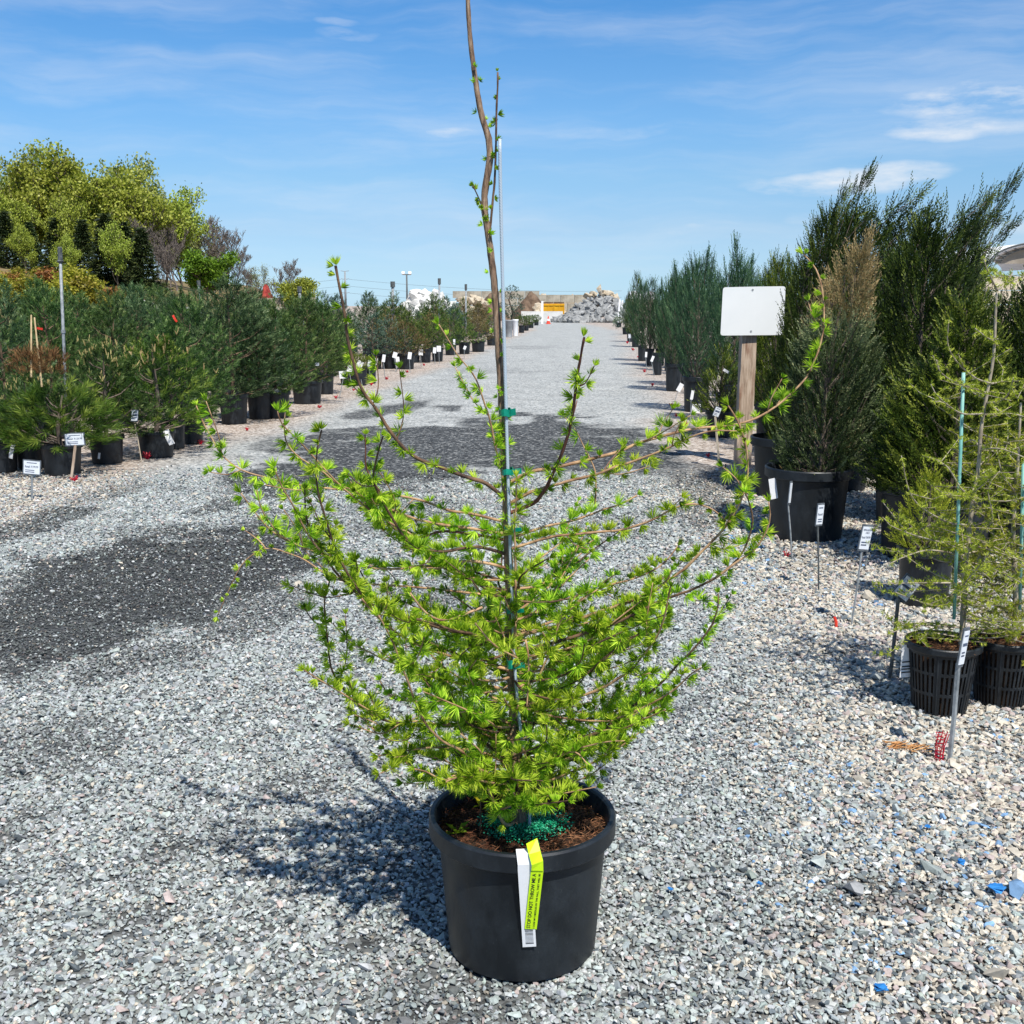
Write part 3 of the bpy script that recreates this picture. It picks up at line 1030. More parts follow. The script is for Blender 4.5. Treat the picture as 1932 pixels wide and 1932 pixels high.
traced([(500, 810), (450, 730), (410, 640), (385, 560), (365, 490), (358, 420), (362, 350), (375, 290)], -0.40, 3.4, 1.8, z6, dy0=-0.28, attach=False, mat_key='old_twig')
traced([(370, 670), (345, 640), (310, 580), (280, 520), (250, 470), (225, 410)], -0.42, 2.4, 1.4, z6, dy0=-0.32, attach=False)
traced([(940, 800), (700, 790), (560, 780), (430, 765), (380, 740), (320, 700), (270, 680), (220, 665), (180, 670), (150, 690), (120, 720), (80, 800), (45, 880)], 0.05, 4, 1.0, z6, spacing=0.027, size=0.016)
traced([(1640, 2010), (1480, 1640), (1330, 1470), (1180, 1390), (1060, 1270), (980, 1120), (930, 980), (880, 850), (800, 640), (740, 520), (690, 430)], -0.34, 5, 2, z7, dy0=-0.05)
traced([(945, 1235), (800, 1222), (690, 1225), (600, 1215), (530, 1190), (480, 1150), (430, 1090), (405, 1040), (395, 960), (388, 890), (385, 830), (400, 770)], -0.2, 5.4, 1.8, z6, **OLD)
traced([(560, 1200), (520, 1175), (450, 1130), (400, 1100), (350, 1070), (320, 1050)], -0.26, 3, 1.6, z6, dy0=-0.15, attach=False, size=0.025, spacing=0.016)
traced([(1650, 800), (1350, 770), (1230, 740), (1080, 690), (920, 620), (760, 510), (640, 400), (560, 300)], -0.24, 5, 2.4, z7, size=0.025, spacing=0.018)
traced([(1680, 960), (1480, 960), (1300, 950), (1000, 870), (900, 830), (740, 770), (600, 700), (480, 640), (390, 550), (340, 490)], 0.1, 5, 1.5, z7)
traced([(1660, 665), (1500, 620), (1400, 570), (1270, 550), (1100, 490), (980, 460)], -0.2, 5, 3, z7, size=0.027, spacing=0.016, **OLD)
traced([(1480, 370), (1350, 420), (1250, 460), (1150, 465), (1050, 410), (980, 330), (930, 260)], -0.34, 3.4, 2, z7, dy0=-0.26, attach=False, size=0.026, spacing=0.018)
traced([(1700, 1400), (1400, 1300), (1150, 1260), (900, 1240), (720, 1330), (560, 1290), (470, 1260)], -0.12, 4.6, 1.8, z7, size=0.026, spacing=0.016)
traced([(1720, 1560), (1500, 1480), (1250, 1440), (1050, 1440), (850, 1470), (690, 1500)], -0.16, 4.4, 1.8, z7, size=0.026, spacing=0.016)
traced([(1740, 1660), (1560, 1640), (1380, 1590), (1200, 1680), (1050, 1620), (960, 1600)], -0.22, 4.2, 2, z7, size=0.028, spacing=0.016)
traced([(1740, 1690), (1520, 1700), (1340, 1660), (1240, 1680), (1200, 1700)], -0.3, 4.2, 2.4, z7, size=0.030, spacing=0.014)
traced([(1700, 1230), (1500, 1180), (1250, 1120), (1000, 1090), (800, 1060), (700, 930)], -0.05, 4.6, 1.8, z7, size=0.025, spacing=0.017)
# right side
traced([(200, 890), (330, 855), (430, 840), (560, 810), (700, 775), (830, 740), (930, 695), (1050, 660), (1180, 625), (1300, 605), (1430, 595), (1540, 575), (1640, 535), (1740, 470), (1830, 390), (1900, 310), (1935, 240), (1975, 130), (1996, 0), (1988, -170), (1950, -300), (1880, -385)], 0.12, 5.6, 1.8, z8, spacing=0.027)
traced([(215, 1010), (330, 970), (430, 940), (560, 905), (700, 870), (800, 830), (900, 800), (1020, 755), (1130, 710), (1230, 660), (1320, 630), (1400, 620), (1500, 625)], -0.15, 5, 1.8, z8, spacing=0.025)
traced([(230, 1060), (330, 1040), (375, 1000), (420, 930), (470, 820), (520, 700), (555, 560), (575, 430), (590, 300), (610, 190), (628, 90)], -0.2, 5.6, 3, z8, spacing=0.032, mat_key='dead_twig')
traced([(690, 1050), (695, 940), (690, 850), (660, 780), (620, 700), (580, 620), (515, 540)], 0.15, 2.8, 1.2, z8, dy0=0.15, attach=False, spacing=0.03)
traced([(200, 1205), (400, 1170), (520, 1145), (640, 1110), (740, 1070), (840, 1040), (930, 990)], 0.05, 4.6, 2, z8, spacing=0.020)
traced([(220, 1265), (430, 1230), (560, 1215), (700, 1200), (830, 1190), (920, 1165), (1020, 1130), (1100, 1085), (1180, 1050), (1260, 1040), (1340, 1060), (1400, 1100), (1440, 1140)], -0.1, 4.8, 1.8, z8, spacing=0.020)
traced([(215, 1760), (480, 1735), (700, 1660), (900, 1590), (1050, 1520), (1100, 1480), (1200, 1410), (1300, 1310), (1400, 1210), (1470, 1120), (1530, 1000), (1560, 880), (1560, 780), (1545, 680), (1500, 560), (1450, 480)], -0.12, 6, 1.8, z8, spacing=0.024)
traced([(1540, 970), (1500, 900), (1420, 830)], -0.12, 2, 1.2, z8, dy0=-0.1, attach=False)
traced([(225, 1860), (560, 1800), (780, 1730), (950, 1650), (1100, 1580), (1250, 1525), (1380, 1460), (1480, 1380), (1540, 1300), (1575, 1210), (1590, 1130), (1575, 1050), (1550, 980)], -0.2, 6, 1.8, z8, spacing=0.022, **OLD)
traced([(1380, 1460), (1500, 1370), (1600, 1300), (1670, 1190), (1690, 1100), (1680, 1030)], -0.2, 3.4, 1.5, z8, dy0=-0.16, attach=False, size=0.024)
traced([(220, 1745), (500, 1690), (600, 1590), (750, 1510), (900, 1470), (1020, 1420), (1100, 1360), (1160, 1280)], 0.12, 4.6, 1.6, z8, size=0.024)
traced([(225, 1700), (370, 1640), (450, 1540), (510, 1440), (560, 1350), (620, 1230), (640, 1170)], 0.16, 4, 1.5, z8, spacing=0.034)
traced([(232, 1790), (240, 1600), (236, 1450), (235, 1300), (230, 1150), (240, 1050), (241, 890)], -0.05, 4.4, 1.8, z8, dy0=-0.03, spacing=0.025)
traced([(140, 1020), (280, 1000), (480, 960), (640, 880), (780, 840), (940, 780), (1080, 730)], 0.15, 4, 1.6, z9, spacing=0.022)
traced([(150, 1140), (390, 1130), (600, 1110), (780, 1050), (900, 980), (1000, 910), (1100, 790), (1180, 680), (1230, 560), (1260, 420), (1280, 320)], -0.22, 5.2, 1.9, z9, spacing=0.017, size=0.025)
traced([(170, 1500), (430, 1460), (620, 1410), (780, 1350), (900, 1260), (1020, 1170), (1130, 1080), (1230, 990), (1330, 880), (1440, 770), (1530, 660), (1590, 560), (1620, 440), (1620, 370)], -0.18, 6.2, 1.8, z9, spacing=0.019, size=0.025, **OLD)
traced([(160, 1300), (360, 1275), (560, 1230), (680, 1200)], 0.12, 3.6, 1.5, z9)
traced([(900, 1260), (1000, 1220), (1150, 1150), (1300, 1060), (1430, 940), (1500, 900)], -0.24, 3, 1.8, z9, dy0=-0.12, attach=False, size=0.026, spacing=0.015)
traced([(780, 1350), (950, 1330), (1080, 1270), (1250, 1200)], -0.28, 2.8, 1.8, z9, dy0=-0.1, attach=False, size=0.027, spacing=0.015)
traced([(430, 1460), (620, 1470), (800, 1430), (950, 1420)], -0.22, 2.6, 1.6, z9, dy0=-0.1, attach=False, size=0.027, spacing=0.016)
traced([(170, 690), (420, 660), (620, 650), (760, 620), (950, 550), (1100, 500), (1230, 460)], 0.0, 5, 2, z9, spacing=0.019, **OLD)
traced([(180, 1560), (330, 1560), (480, 1530), (600, 1500), (690, 1590)], -0.2, 3.4, 1.6, z9, size=0.027, spacing=0.016)
traced([(245, 700), (262, 780), (268, 900), (265, 1050), (255, 1180)], -0.16, 3, 1.6, z9, dy0=-0.12, attach=False)
traced([(330, 990), (430, 760), (500, 560), (620, 440), (760, 340)], -0.1, 3.2, 1.6, z9, dy0=-0.05, attach=False, size=0.026)
# left: upright shoot beside the trunk, and the dark second leader
traced([(960, 922), (948, 898), (935, 845), (925, 795), (912, 755), (898, 715), (880, 690), (862, 668), (845, 640), (828, 612)], -0.1, 3.2, 1.5, d0, spacing=0.019, size=0.022)
traced([(922, 440), (928, 395), (933, 345), (935, 300), (936, 255), (937, 200), (939, 165), (939, 136)], -0.02, 3.2, 2.2, d0, spacing=0.024, size=0.014, mat_key='old_twig', opening=0.9)
traced([(914, 400), (905, 378), (898, 362), (892, 350)], -0.05, 2.2, 1.5, d0, spacing=0.014, size=0.014, mat_key='old_twig')
# the crowded inner and hinder branches of the lower crown
rb = random.Random(5)
for i in range(92):
    t = rb.random()
    z = 0.38 + 0.52 * t ** 1.1
    ang = rb.uniform(0, 2 * math.pi)
    L = rb.uniform(0.18, 0.43) * (1.0 - 0.35 * max(0, t - 0.5))
    a = trunk_at(z)
    rise = rb.uniform(-0.12, 0.55)
    if math.sin(ang) < -0.5:
        L *= 0.72
    pts = [a]
    for k in range(1, 5):
        q = k / 4
        pts.append(a + Vector((math.cos(ang + 0.25 * math.sin(q * 5 + i)) * L * q, math.sin(ang) * L * q, L * (rise * q + 0.18 * q * q) - 0.02 * math.sin(q * 3))))
    branch(pts, rb.uniform(0.0028, 0.0042), 0.0013, 'old_twig' if rb.random() < 0.5 else 'twig', spacing=0.0165, size=rb.uniform(0.025, 0.032), K=44, start=0.36 if math.sin(ang) < 0 else 0.2)
# tufts that sit straight on the trunk
S = np.concatenate([np.linspace(0.42, 1.2, 34), rng.uniform(1.2, 2.0, 30)])
pos = np.array([tuple(trunk_at(z)) for z in S])
ang = rng.uniform(0, 6.28, len(S))
ax = np.stack([np.cos(ang), np.sin(ang) - 0.3, np.full(len(S), 0.4)], 1)
pos = pos + norm(ax * np.array([1, 1, 0])) * 0.009
q, v = tufts(pos, ax, np.where(S > 1.2, 0.013, 0.022), 26, np.where(S > 1.2, 0.75, 1.1))
link('needles', quads_mesh('needles', q, v), M['larch_needles'], larch)
# tuft low on the stem, right above the soil
pos = np.array([tuple(loc(P(1000, 1512, HY - 0.03)) + Vector((0, 0, 0.006 * k))) for k in range(7)])
q, v = tufts(pos, rng.normal(size=(7, 3)) + np.array([0.3, -0.6, 0.3]), np.full(7, 0.030), 44, np.full(7, 1.5))
link('needles', quads_mesh('needles', q, v), M['larch_needles'], larch)
# dead needles lying on the soil
n = 3600
a, rr_ = rng.uniform(0, 6.28, n), np.sqrt(rng.uniform(0.0, 1, n)) * PR * 0.88
p = np.stack([rr_ * np.cos(a), rr_ * np.sin(a), SZ + rng.uniform(0.004, 0.016, n)], 1)
d = np.stack([rng.normal(size=n), rng.normal(size=n), rng.normal(0, 0.25, n)], 1)
q = blades(p, d, rng.uniform(0.010, 0.028, n), 0.0018)
vv = np.clip(rng.uniform(0, 1, n) * 0.75 + 0.45 * sstep(0.0, 0.12, p[:, 0]), 0, 1)
tag(link('needle_litter', quads_mesh('needle_litter', q, vv), M['litter'], larch), kind='stuff')

# stake with its green ties
stk = thing('support_stake', 'thin grey blue support stake tied up along the larch trunk with green tape', 'plant stake', HB)
sp = [(1000, 1535), (997, 1490), (989, 1430), (979, 1350), (971, 1255), (968, 1180), (964, 1080), (961, 985), (957, 850), (953, 700), (948, 520), (944, 340), (943, 262)]
spts = [loc(P(x, y, HY - 0.022)) for x, y in sp]
spts[0].z = min(spts[0].z, SZ)
MB().tube(smooth_line(spts, 0.03), 0.0038, 8).build('rod', M['stake'], stk, smooth=True)
for (x, y, dx, hgt) in [(953, 778, 1, .016), (957, 889, 8, .013), (962, 998, 3, .009), (966, 1150, 4, .010), (966, 1250, 6, .02)]:
    c = loc(P(x, y, HY - 0.012))
    b = MB()
    k = 14
    vs = []
    for zz in (-hgt / 2, hgt / 2):
        for j in range(k):
            t = 2 * math.pi * j / k
            vs.append((c.x + 0.0125 * math.cos(t) * 1.0, c.y + 0.021 * math.sin(t), c.z + zz + 0.002 * math.sin(3 * t)))
    b.add(vs, [(j, (j + 1) % k, k + (j + 1) % k, k + j) for j in range(k)])
    e = dx * 0.0012
    b.add([(c.x + 0.011, c.y - 0.012, c.z - hgt / 2), (c.x + 0.022 + e, c.y - 0.02, c.z - hgt / 2 + 0.004), (c.x + 0.021 + e, c.y - 0.02, c.z + hgt / 2 + 0.003), (c.x + 0.011, c.y - 0.012, c.z + hgt / 2)], [(0, 1, 2, 3)])
    o = b.build('tie', M['tie'], stk)
    md = o.modifiers.new('thickness', 'SOLIDIFY')
    md.thickness = 0.001

# green feed granules on the soil
n = 3000
cpt = G(990, 1568, SZ)
vs, fs, va = [], [], []
oct_f = [(0, 2, 4), (2, 1, 4), (1, 3, 4), (3, 0, 4), (2, 0, 5), (1, 2, 5), (3, 1, 5), (0, 3, 5)]
mb = MB()
for i in range(n):
    for _ in range(20):
        u, w = random.gauss(0, 0.45), random.gauss(0, 0.45)
        if u * u + w * w < 1 and random.random() < 0.95 - 0.5 * (u * u + w * w):
            break
    x, y = cpt.x + u * 0.118, cpt.y + w * 0.098 + 0.02 * abs(u)
    r_ = random.uniform(0.0016, 0.0030)
    z = SZ + 0.012 + random.uniform(0, 0.012)
    mb.add([(x + r_, y, z), (x - r_, y, z), (x, y + r_, z), (x, y - r_, z), (x, y, z + r_), (x, y, z - r_)], oct_f)
me = bpy.data.meshes.new('feed_granules')
me.from_pydata(mb.v, [], mb.f)
a = me.attributes.new('v', 'FLOAT', 'POINT')
a.data.foreach_set('value', np.repeat(rng.uniform(0, 1, n), 6).astype(np.float32))
go_ = link('feed_granules', me, M['granule'])
tag(go_, 'green plant feed granules scattered over the soil in the larch pot', 'plant feed', kind='stuff')


# weeds in the pot
def weed(name, label, px, py, leaves, Lm, mkey, tall=0.0, parts=True):
    b = G(px, py, SZ + 0.006)
    w = thing(name, label, 'weed', b)
    if tall:
        MB().tube([(0, 0, 0), (0.003, 0, tall * .5), (0.002, -0.002, tall)], 0.0016, 5).build('stem', M['old_twig'], w)
    for i in range(leaves):
        a = 2 * math.pi * i / leaves + random.uniform(-.4, .4)
        upv = random.uniform(0.3, 1.4)
        L = Lm * random.uniform(0.7, 1.2)
        d = Vector((math.cos(a), math.sin(a), upv)).normalized()
        s = d.cross(Vector((0, 0, 1))).normalized() * L * 0.17
        o = Vector((0, 0, tall * random.uniform(0.8, 1.0)))
        m_ = d * L
        dr = Vector((0, 0, -0.25 * L))
        q = np.array([[tuple(o), tuple(o + m_ * .5 + s), tuple(o + m_ + dr), tuple(o + m_ * .5 - s)]])
        link('leaf', quads_mesh('leaf', q, [random.uniform(0.3, 1)]), M[mkey], w)


weed('weed', 'low green weed rosette by the left inner wall of the larch pot', 862, 1572, 7, 0.045, 'weed')
weed('weed', 'leggy weed seedling with yellow leaves left of the larch stem', 905, 1575, 7, 0.028, 'weed_yellow', 0.085)
weed('weed', 'small green weed right of the larch stem behind the granules', 1035, 1535, 6, 0.035, 'weed')


# the two tags over the pot rim
def strip(name, pts, wid, material, parent=None, th=0.0007, side=Vector((1, 0, 0))):
    """a band through pts, bent but with real thickness"""
    b = MB()
    n_ = len(pts)
    vs = []
    for i, p in enumerate(pts):
        p = Vector(p)
        s = side if not hasattr(side, '__len__') or isinstance(side, Vector) else side[i]
        vs += [p - s * wid / 2, p + s * wid / 2]
    b.add(vs, [(2 * i, 2 * i + 1, 2 * i + 3, 2 * i + 2) for i in range(n_ - 1)])
    o = b.build(name, material, parent)
    md = o.modifiers.new('thickness', 'SOLIDIFY')
    md.thickness = th
    return o


def flat_text(body, length, height, origin, xdir, ydir, parent, material, name='lettering'):
    """print body within length x height on a plane"""
    me = text_mesh(body, 1.0)
    c = np.zeros(len(me.vertices) * 3, np.float32)
    me.vertices.foreach_get('co', c)
    c = c.reshape(-1, 3)
    lo, hi = c.min(0), c.max(0)
    u = (c[:, 0] - (lo[0] + hi[0]) / 2) / max(hi[0] - lo[0], 1e-6) * length
    w = (c[:, 1] - (lo[1] + hi[1]) / 2) / max(hi[1] - lo[1], 1e-6) * height
    X, Y, O = np.array(xdir), np.array(ydir), np.array(origin)
    c2 = (O + u[:, None] * X + w[:, None] * Y).astype(np.float32)
    me.vertices.foreach_set('co', c2.reshape(-1))
    me.name = name
    return link(name, me, material, parent)


# front of the pot below the rim, seen from the camera
def wall_r(z):
    return PR * np.interp(z / PH, [0, 0.11, 0.80, 0.865], [0.74, 0.78, 0.885, 0.895])


def on_pot(px, py, gap):
    """the point of the pot's front wall at a picture position, a little proud of it"""
    d = ray(px, py)
    best = None
    for k in range(4000):
        t = 1.8 + k * 0.0004
        p = Vector((0, 0, CAM_H)) + d * t
        rr = math.hypot(p.x - HB.x, p.y - HB.y)
        zz = p.z
        lim = PR + gap if zz > PH * 0.868 else float(wall_r(max(zz, 0))) + gap
        if zz < PH + gap and rr < lim:
            best = p
            break
    return best


top = on_pot(990, 1640, 0.004)
bot = on_pot(999, 1786, 0.012)
wt_ = thing('plant_label', 'narrow white plant label with a barcode hanging over the front rim of the larch pot', 'plant label', HB)
a, b_ = loc(top), loc(bot)
inn = Vector((a.x - 0.004, a.y + 0.026, PH + 0.004))
dirv = (b_ - a).normalized()
b_hang = a + dirv * (b_ - a).length
sdv = Vector((1, 0.0, 0.06)).normalized()
strip('band', [inn + Vector((0, 0.01, -0.03)), inn, inn + Vector((0.001, -0.024, 0.002)), a + Vector((0, -0.002, 0.012)), a, a.lerp(b_, .5), b_], 0.030, M['white'], wt_, side=sdv)
xd = sdv
yd = -dirv
nrm = xd.cross(yd).normalized()
if nrm.y > 0:
    nrm = -nrm
bars = MB()
for k in range(13):
    wd = random.choice([0.0008, 0.0014, 0.0022])
    cpt_ = b_ + yd * (0.010 + 0.0034 * k) + nrm * 0.0012 + xd * 0.001
    bars.add([cpt_ - xd * 0.009 - yd * wd / 2, cpt_ + xd * 0.009 - yd * wd / 2, cpt_ + xd * 0.009 + yd * wd / 2, cpt_ - xd * 0.009 + yd * wd / 2], [(0, 1, 2, 3)])
bars.build('barcode', M['ink'], wt_)

yt = thing('caution_tag', 'lime yellow tag printed stop do not throw me, looped over the larch pot rim', 'plant tag', HB)
a = loc(on_pot(1013, 1645, 0.007))
b_ = loc(on_pot(1001, 1752, 0.016))
dirv = (b_ - a).normalized()
xd = Vector((1, 0.05, 0.10)).normalized()
xd = (xd - dirv * xd.dot(dirv)).normalized()
yd = -dirv
nrm = xd.cross(yd).normalized()
if nrm.y > 0:
    nrm = -nrm
strip('band', [a + yd * 0.004 + nrm * 0.001, a.lerp(b_, .5) + nrm * 0.001, b_ + nrm * 0.001], 0.027, M['yellow_tag'], yt, side=xd)
c0 = a + yd * 0.006 + nrm * 0.004
lo_ = [c0, c0 + Vector((0.000, -0.004, 0.02)), c0 + Vector((-0.006, 0.004, 0.040)), c0 + Vector((-0.012, 0.022, 0.058))]
strip('loop', lo_, 0.026, M['yellow_tag'], yt, side=[xd, Vector((1, 0.1, 0.35)).normalized(), Vector((1, 0.2, 0.2)).normalized(), Vector((1, 0.2, 0.45)).normalized()])
ln = (b_ - a).length
mid_ = a.lerp(b_, 0.5) + nrm * 0.0022
flat_text('STOP DO NOT THROW ME A', ln * 0.96, 0.0082, mid_ - xd * 0.0055, yd, -xd, yt, M['ink'])
flat_text('I LOSE MY NEEDLES IN THE FALL, THEY WILL BE', ln * 0.96, 0.0048, mid_ + xd * 0.0065, yd, -xd, yt, M['ink'])

# ------------------------------------------------------------------ conifer crowns
def prof_fn(pts):
    ts, rs = [p[0] for p in pts], [p[1] for p in pts]
    return lambda t: np.interp(t, ts, rs)


BUSHY = prof_fn([(0, .55), (.15, .95), (.35, 1), (.6, .82), (.8, .5), (.93, .24), (1, .06)])
MOUND = prof_fn([(0, .8), (.25, 1), (.6, .9), (.85, .6), (1, .15)])
CONE = prof_fn([(0, .8), (.1, 1), (.3, .86), (.6, .55), (.85, .24), (1, .03)])
PLUME = prof_fn([(0, .42), (.15, .62), (.4, .98), (.62, 1), (.8, .7), (.92, .36), (1, .08)])
COLUMN = prof_fn([(0, .86), (.12, 1), (.35, 1), (.6, .84), (.8, .56), (.93, .28), (1, .06)])


def crown_points(n, h, r, prof, rg, shell=0.6, lump=0.28, lumps=9):
    t = rg.uniform(0, 1, int(n * 2.6))
    keep = rg.uniform(0, 1, len(t)) < (prof(t) * 0.8 + 0.2)
    t = t[keep][:n]
    n = len(t)
    a = rg.uniform(0, 2 * math.pi, n)
    rho = 1 - shell * rg.uniform(0, 1, n) ** 1.6
    # uneven outline: big shoots and hollows
    ph = rg.uniform(0, 6.28, lumps)
    fa = rg.integers(1, 5, lumps)
    ft = rg.uniform(3, 14, lumps)
    w = np.zeros(n)
    for i in range(lumps):
        w += np.sin(fa[i] * a + ft[i] * t + ph[i])
    w = w / math.sqrt(lumps)
    R_ = r * prof(t) * (1 + lump * w * 0.7) * rho
    p = np.stack([R_ * np.cos(a), R_ * np.sin(a), t * h], 1)
    out = np.stack([np.cos(a), np.sin(a), np.zeros(n)], 1)
    return p, out, t, rho


def pine_parts(seed, h, r, prof=BUSHY, nshoot=420, nl=26, sl=0.14, need=0.055, w=0.0055, up=0.8, candles=0, leaders=2, brown_top=0, lump=0.3):
    rg = np.random.default_rng(seed)
    p, out, t, rho = crown_points(nshoot, h, r, prof, rg, lump=lump)
    d = norm(out * (1.0 - 0.45 * t[:, None]) + np.array([0, 0, 1]) * (up * (0.45 + 0.9 * t[:, None])) + rg.normal(0, 0.22, (len(p), 3)))
    L = sl * rg.uniform(0.7, 1.3, len(p))
    if leaders:
        k = leaders * 9
        lp = []
        for i in range(leaders):
            x, y = rg.normal(0, r * 0.16, 2)
            hh = h * rg.uniform(0.92, 1.13)
            for q in np.linspace(0.80, 1.0, 9):
                lp.append((x * q, y * q, hh * q))
        lp = np.array(lp)
        p = np.concatenate([p, lp])
        d = np.concatenate([d, norm(np.array([0, 0, 1.0]) + rg.normal(0, 0.45, (len(lp), 3)))])
        L = np.concatenate([L, np.full(len(lp), sl * 0.9)])
        rho = np.concatenate([rho, np.ones(len(lp))])
        t = np.concatenate([t, np.ones(len(lp))])
    n = len(p)
    u = norm(np.cross(d, rg.normal(size=(n, 3))))
    u2 = np.cross(d, u)
    s = rg.uniform(0.05, 1, (n, nl))
    a = rg.uniform(0, 6.283, (n, nl))
    rad = u[:, None, :] * np.cos(a)[..., None] + u2[:, None, :] * np.sin(a)[..., None]
    base = p[:, None, :] + d[:, None, :] * (s * L[:, None])[..., None]
    nd = d[:, None, :] * 0.85 + rad * 0.55
    sv = rg.uniform(0.02, 0.80, n)
    q = blades(base.reshape(-1, 3), nd.reshape(-1, 3), need * rg.uniform(0.75, 1.15, n * nl), w, rg)
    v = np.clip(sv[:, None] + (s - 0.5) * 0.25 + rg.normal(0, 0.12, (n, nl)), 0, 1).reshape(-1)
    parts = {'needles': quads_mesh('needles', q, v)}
    if candles:
        k = np.argsort(-(p[:, 2] / h + 0.5 * rho))[:int(candles * 2.2)]
        k = rg.choice(k, candles, replace=False)
        cb = MB()
        for i in k:
            tip = Vector(p[i]) + Vector(d[i]) * L[i] * 0.9
            for j in range(rg.integers(1, 4)):
                e = tip + Vector((rg.normal(0, .012), rg.normal(0, .012), rg.uniform(.03, .075)))
                cb.tube([tip, e], [0.006, 0.003], 4)
        me = bpy.data.meshes.new('candles')
        me.from_pydata(cb.v, [], cb.f)
        a_ = me.attributes.new('v', 'FLOAT', 'POINT')
        a_.data.foreach_set('value', rg.uniform(0, 1, len(cb.v)).astype(np.float32))
        me.materials.append(M['candle'])
        parts['candles'] = me
    tb = MB()
    tb.tube([(0, 0, -0.05), (rg.normal(0, .02), rg.normal(0, .02), h * .4), (rg.normal(0, .03), rg.normal(0, .03), h * .93)], [0.024, 0.017, 0.006], 7)
    for i in rg.choice(len(p), min(20, len(p)), replace=False):
        e = Vector(p[i])
        z0 = max(0.02, e.z - 0.55 * math.hypot(e.x, e.y) - 0.03)
        tb.tube([(0, 0, z0), (e.x * .55, e.y * .55, z0 + (e.z - z0) * .35), e], [0.010, 0.007, 0.004], 4, cap=False)
    me = bpy.data.meshes.new('trunk')
    me.from_pydata(tb.v, [], tb.f)
    parts['trunk'] = me
    return parts


def spray_parts(seed, h, r, prof=COLUMN, ns=900, K=14, L=0.16, leaf=0.05, w=0.007, spread=0.62, up=1.0, lump=0.25, leaders=(), brown=None, shell=0.55, arch=0.4, lean=0.0):
    """feathery sprays: cedar, juniper, arborvitae"""
    rg = np.random.default_rng(seed)
    p, out, t, rho = crown_points(ns, h, r, prof, rg, shell=shell, lump=lump)
    d = norm(out * 0.75 + np.array([0, 0, 1]) * up * (0.5 + 0.7 * t[:, None]) + rg.normal(0, 0.25, (len(p), 3)))
    LL = L * rg.uniform(0.6, 1.35, len(p))
    if lean:
        p[:, 0] += lean * t ** 2.2
    for (x0, z0, x1, z1, y0, y1, cnt, wd) in leaders:
        q = rg.uniform(0, 1, cnt) ** 0.8
        bx = x0 + (x1 - x0) * q ** 1.7
        bz = z0 + (z1 - z0) * q ** 0.85
        by = y0 + (y1 - y0) * q
        jit = wd * (1 - 0.85 * q)[:, None] * rg.normal(0, 0.55, (cnt, 3)) * np.array([1, 1, 0.6])
        lp = np.stack([bx, by, bz], 1) + jit
        tg = norm(np.stack([(x1 - x0) * 1.7 * q ** 0.7, np.full(cnt, y1 - y0), (z1 - z0) * np.ones(cnt)], 1))
        p = np.concatenate([p, lp])
        d = np.concatenate([d, norm(tg + jit * 6 + rg.normal(0, 0.22, (cnt, 3)))])
        LL = np.concatenate([LL, L * rg.uniform(0.7, 1.2, cnt)])
        t = np.concatenate([t, np.ones(cnt)])
        rho = np.concatenate([rho, np.ones(cnt)])
    n = len(p)
    pl = norm(np.cross(d, rg.normal(size=(n, 3))))
    tk = np.linspace(0.04, 1.0, K)[None, :] * np.ones((n, 1))
    sg = np.where(np.arange(K) % 2 == 0, 1.0, -1.0)[None, :]
    curve = np.array([0, 0, 1.0]) * arch
    base = p[:, None, :] + d[:, None, :] * (tk * LL[:, None])[..., None] + curve * ((tk ** 2) * LL[:, None])[..., None] * 0.5
    dt = norm(d[:, None, :] + curve * tk[..., None])
    ld = dt * (1.0 - 0.0) + pl[:, None, :] * (sg * spread * (1 - 0.75 * tk))[..., None] + rg.normal(0, 0.14, (n, K, 3))
    ll = leaf * (1.15 - 0.6 * tk) * rg.uniform(0.7, 1.25, (n, K))
    fl = np.cross(ld.reshape(-1, 3), np.repeat(pl, K, 0)) + rg.normal(0, .35, (n * K, 3))
    q = blades(base.reshape(-1, 3), ld.reshape(-1, 3), ll.reshape(-1), w, rg, fl)
    sv = rg.uniform(0.0, 0.68, n)
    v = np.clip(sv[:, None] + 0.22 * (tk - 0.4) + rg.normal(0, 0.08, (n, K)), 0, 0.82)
    if brown:
        z0, z1, amt = brown
        bm_ = amt * sstep(z0, z1, p[:, 2]) * (rg.uniform(0, 1, n) < 0.55 + 0.45 * sstep(z0, z1, p[:, 2]))
        bm_ = np.maximum(bm_, (rg.uniform(0, 1, n) < 0.05) * 0.7)
        v = v * (1 - bm_[:, None]) + bm_[:, None] * rg.uniform(0.86, 1.0, (n, K))
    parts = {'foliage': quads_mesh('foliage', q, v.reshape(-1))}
    tb = MB()
    tb.tube([(0, 0, -0.06), (0, 0, h * .4), (lean * .5, 0, h * .9)], [0.028, 0.02, 0.006], 7)
    for (x0, z0, x1, z1, y0, y1, cnt, wd) in leaders:
        ql = np.linspace(0, 1, 7)
        tb.tube([(x0 + (x1 - x0) * a ** 1.7, y0 + (y1 - y0) * a, z0 + (z1 - z0) * a ** .85) for a in ql], [0.010 * (1 - .75 * a) for a in ql], 4)
    for i in rg.choice(n, min(60, n), replace=False):
        e = Vector(p[i])
        z0 = max(0.02, e.z - 1.1 * math.hypot(e.x, e.y) - 0.05)
        tb.tube([(0, 0, z0), (e.x * .6, e.y * .6, z0 + (e.z - z0) * .4), e], [0.008, 0.006, 0.003], 4, cap=False)
    me = bpy.data.meshes.new('trunk')
    me.from_pydata(tb.v, [], tb.f)
    parts['trunk'] = me
    return parts


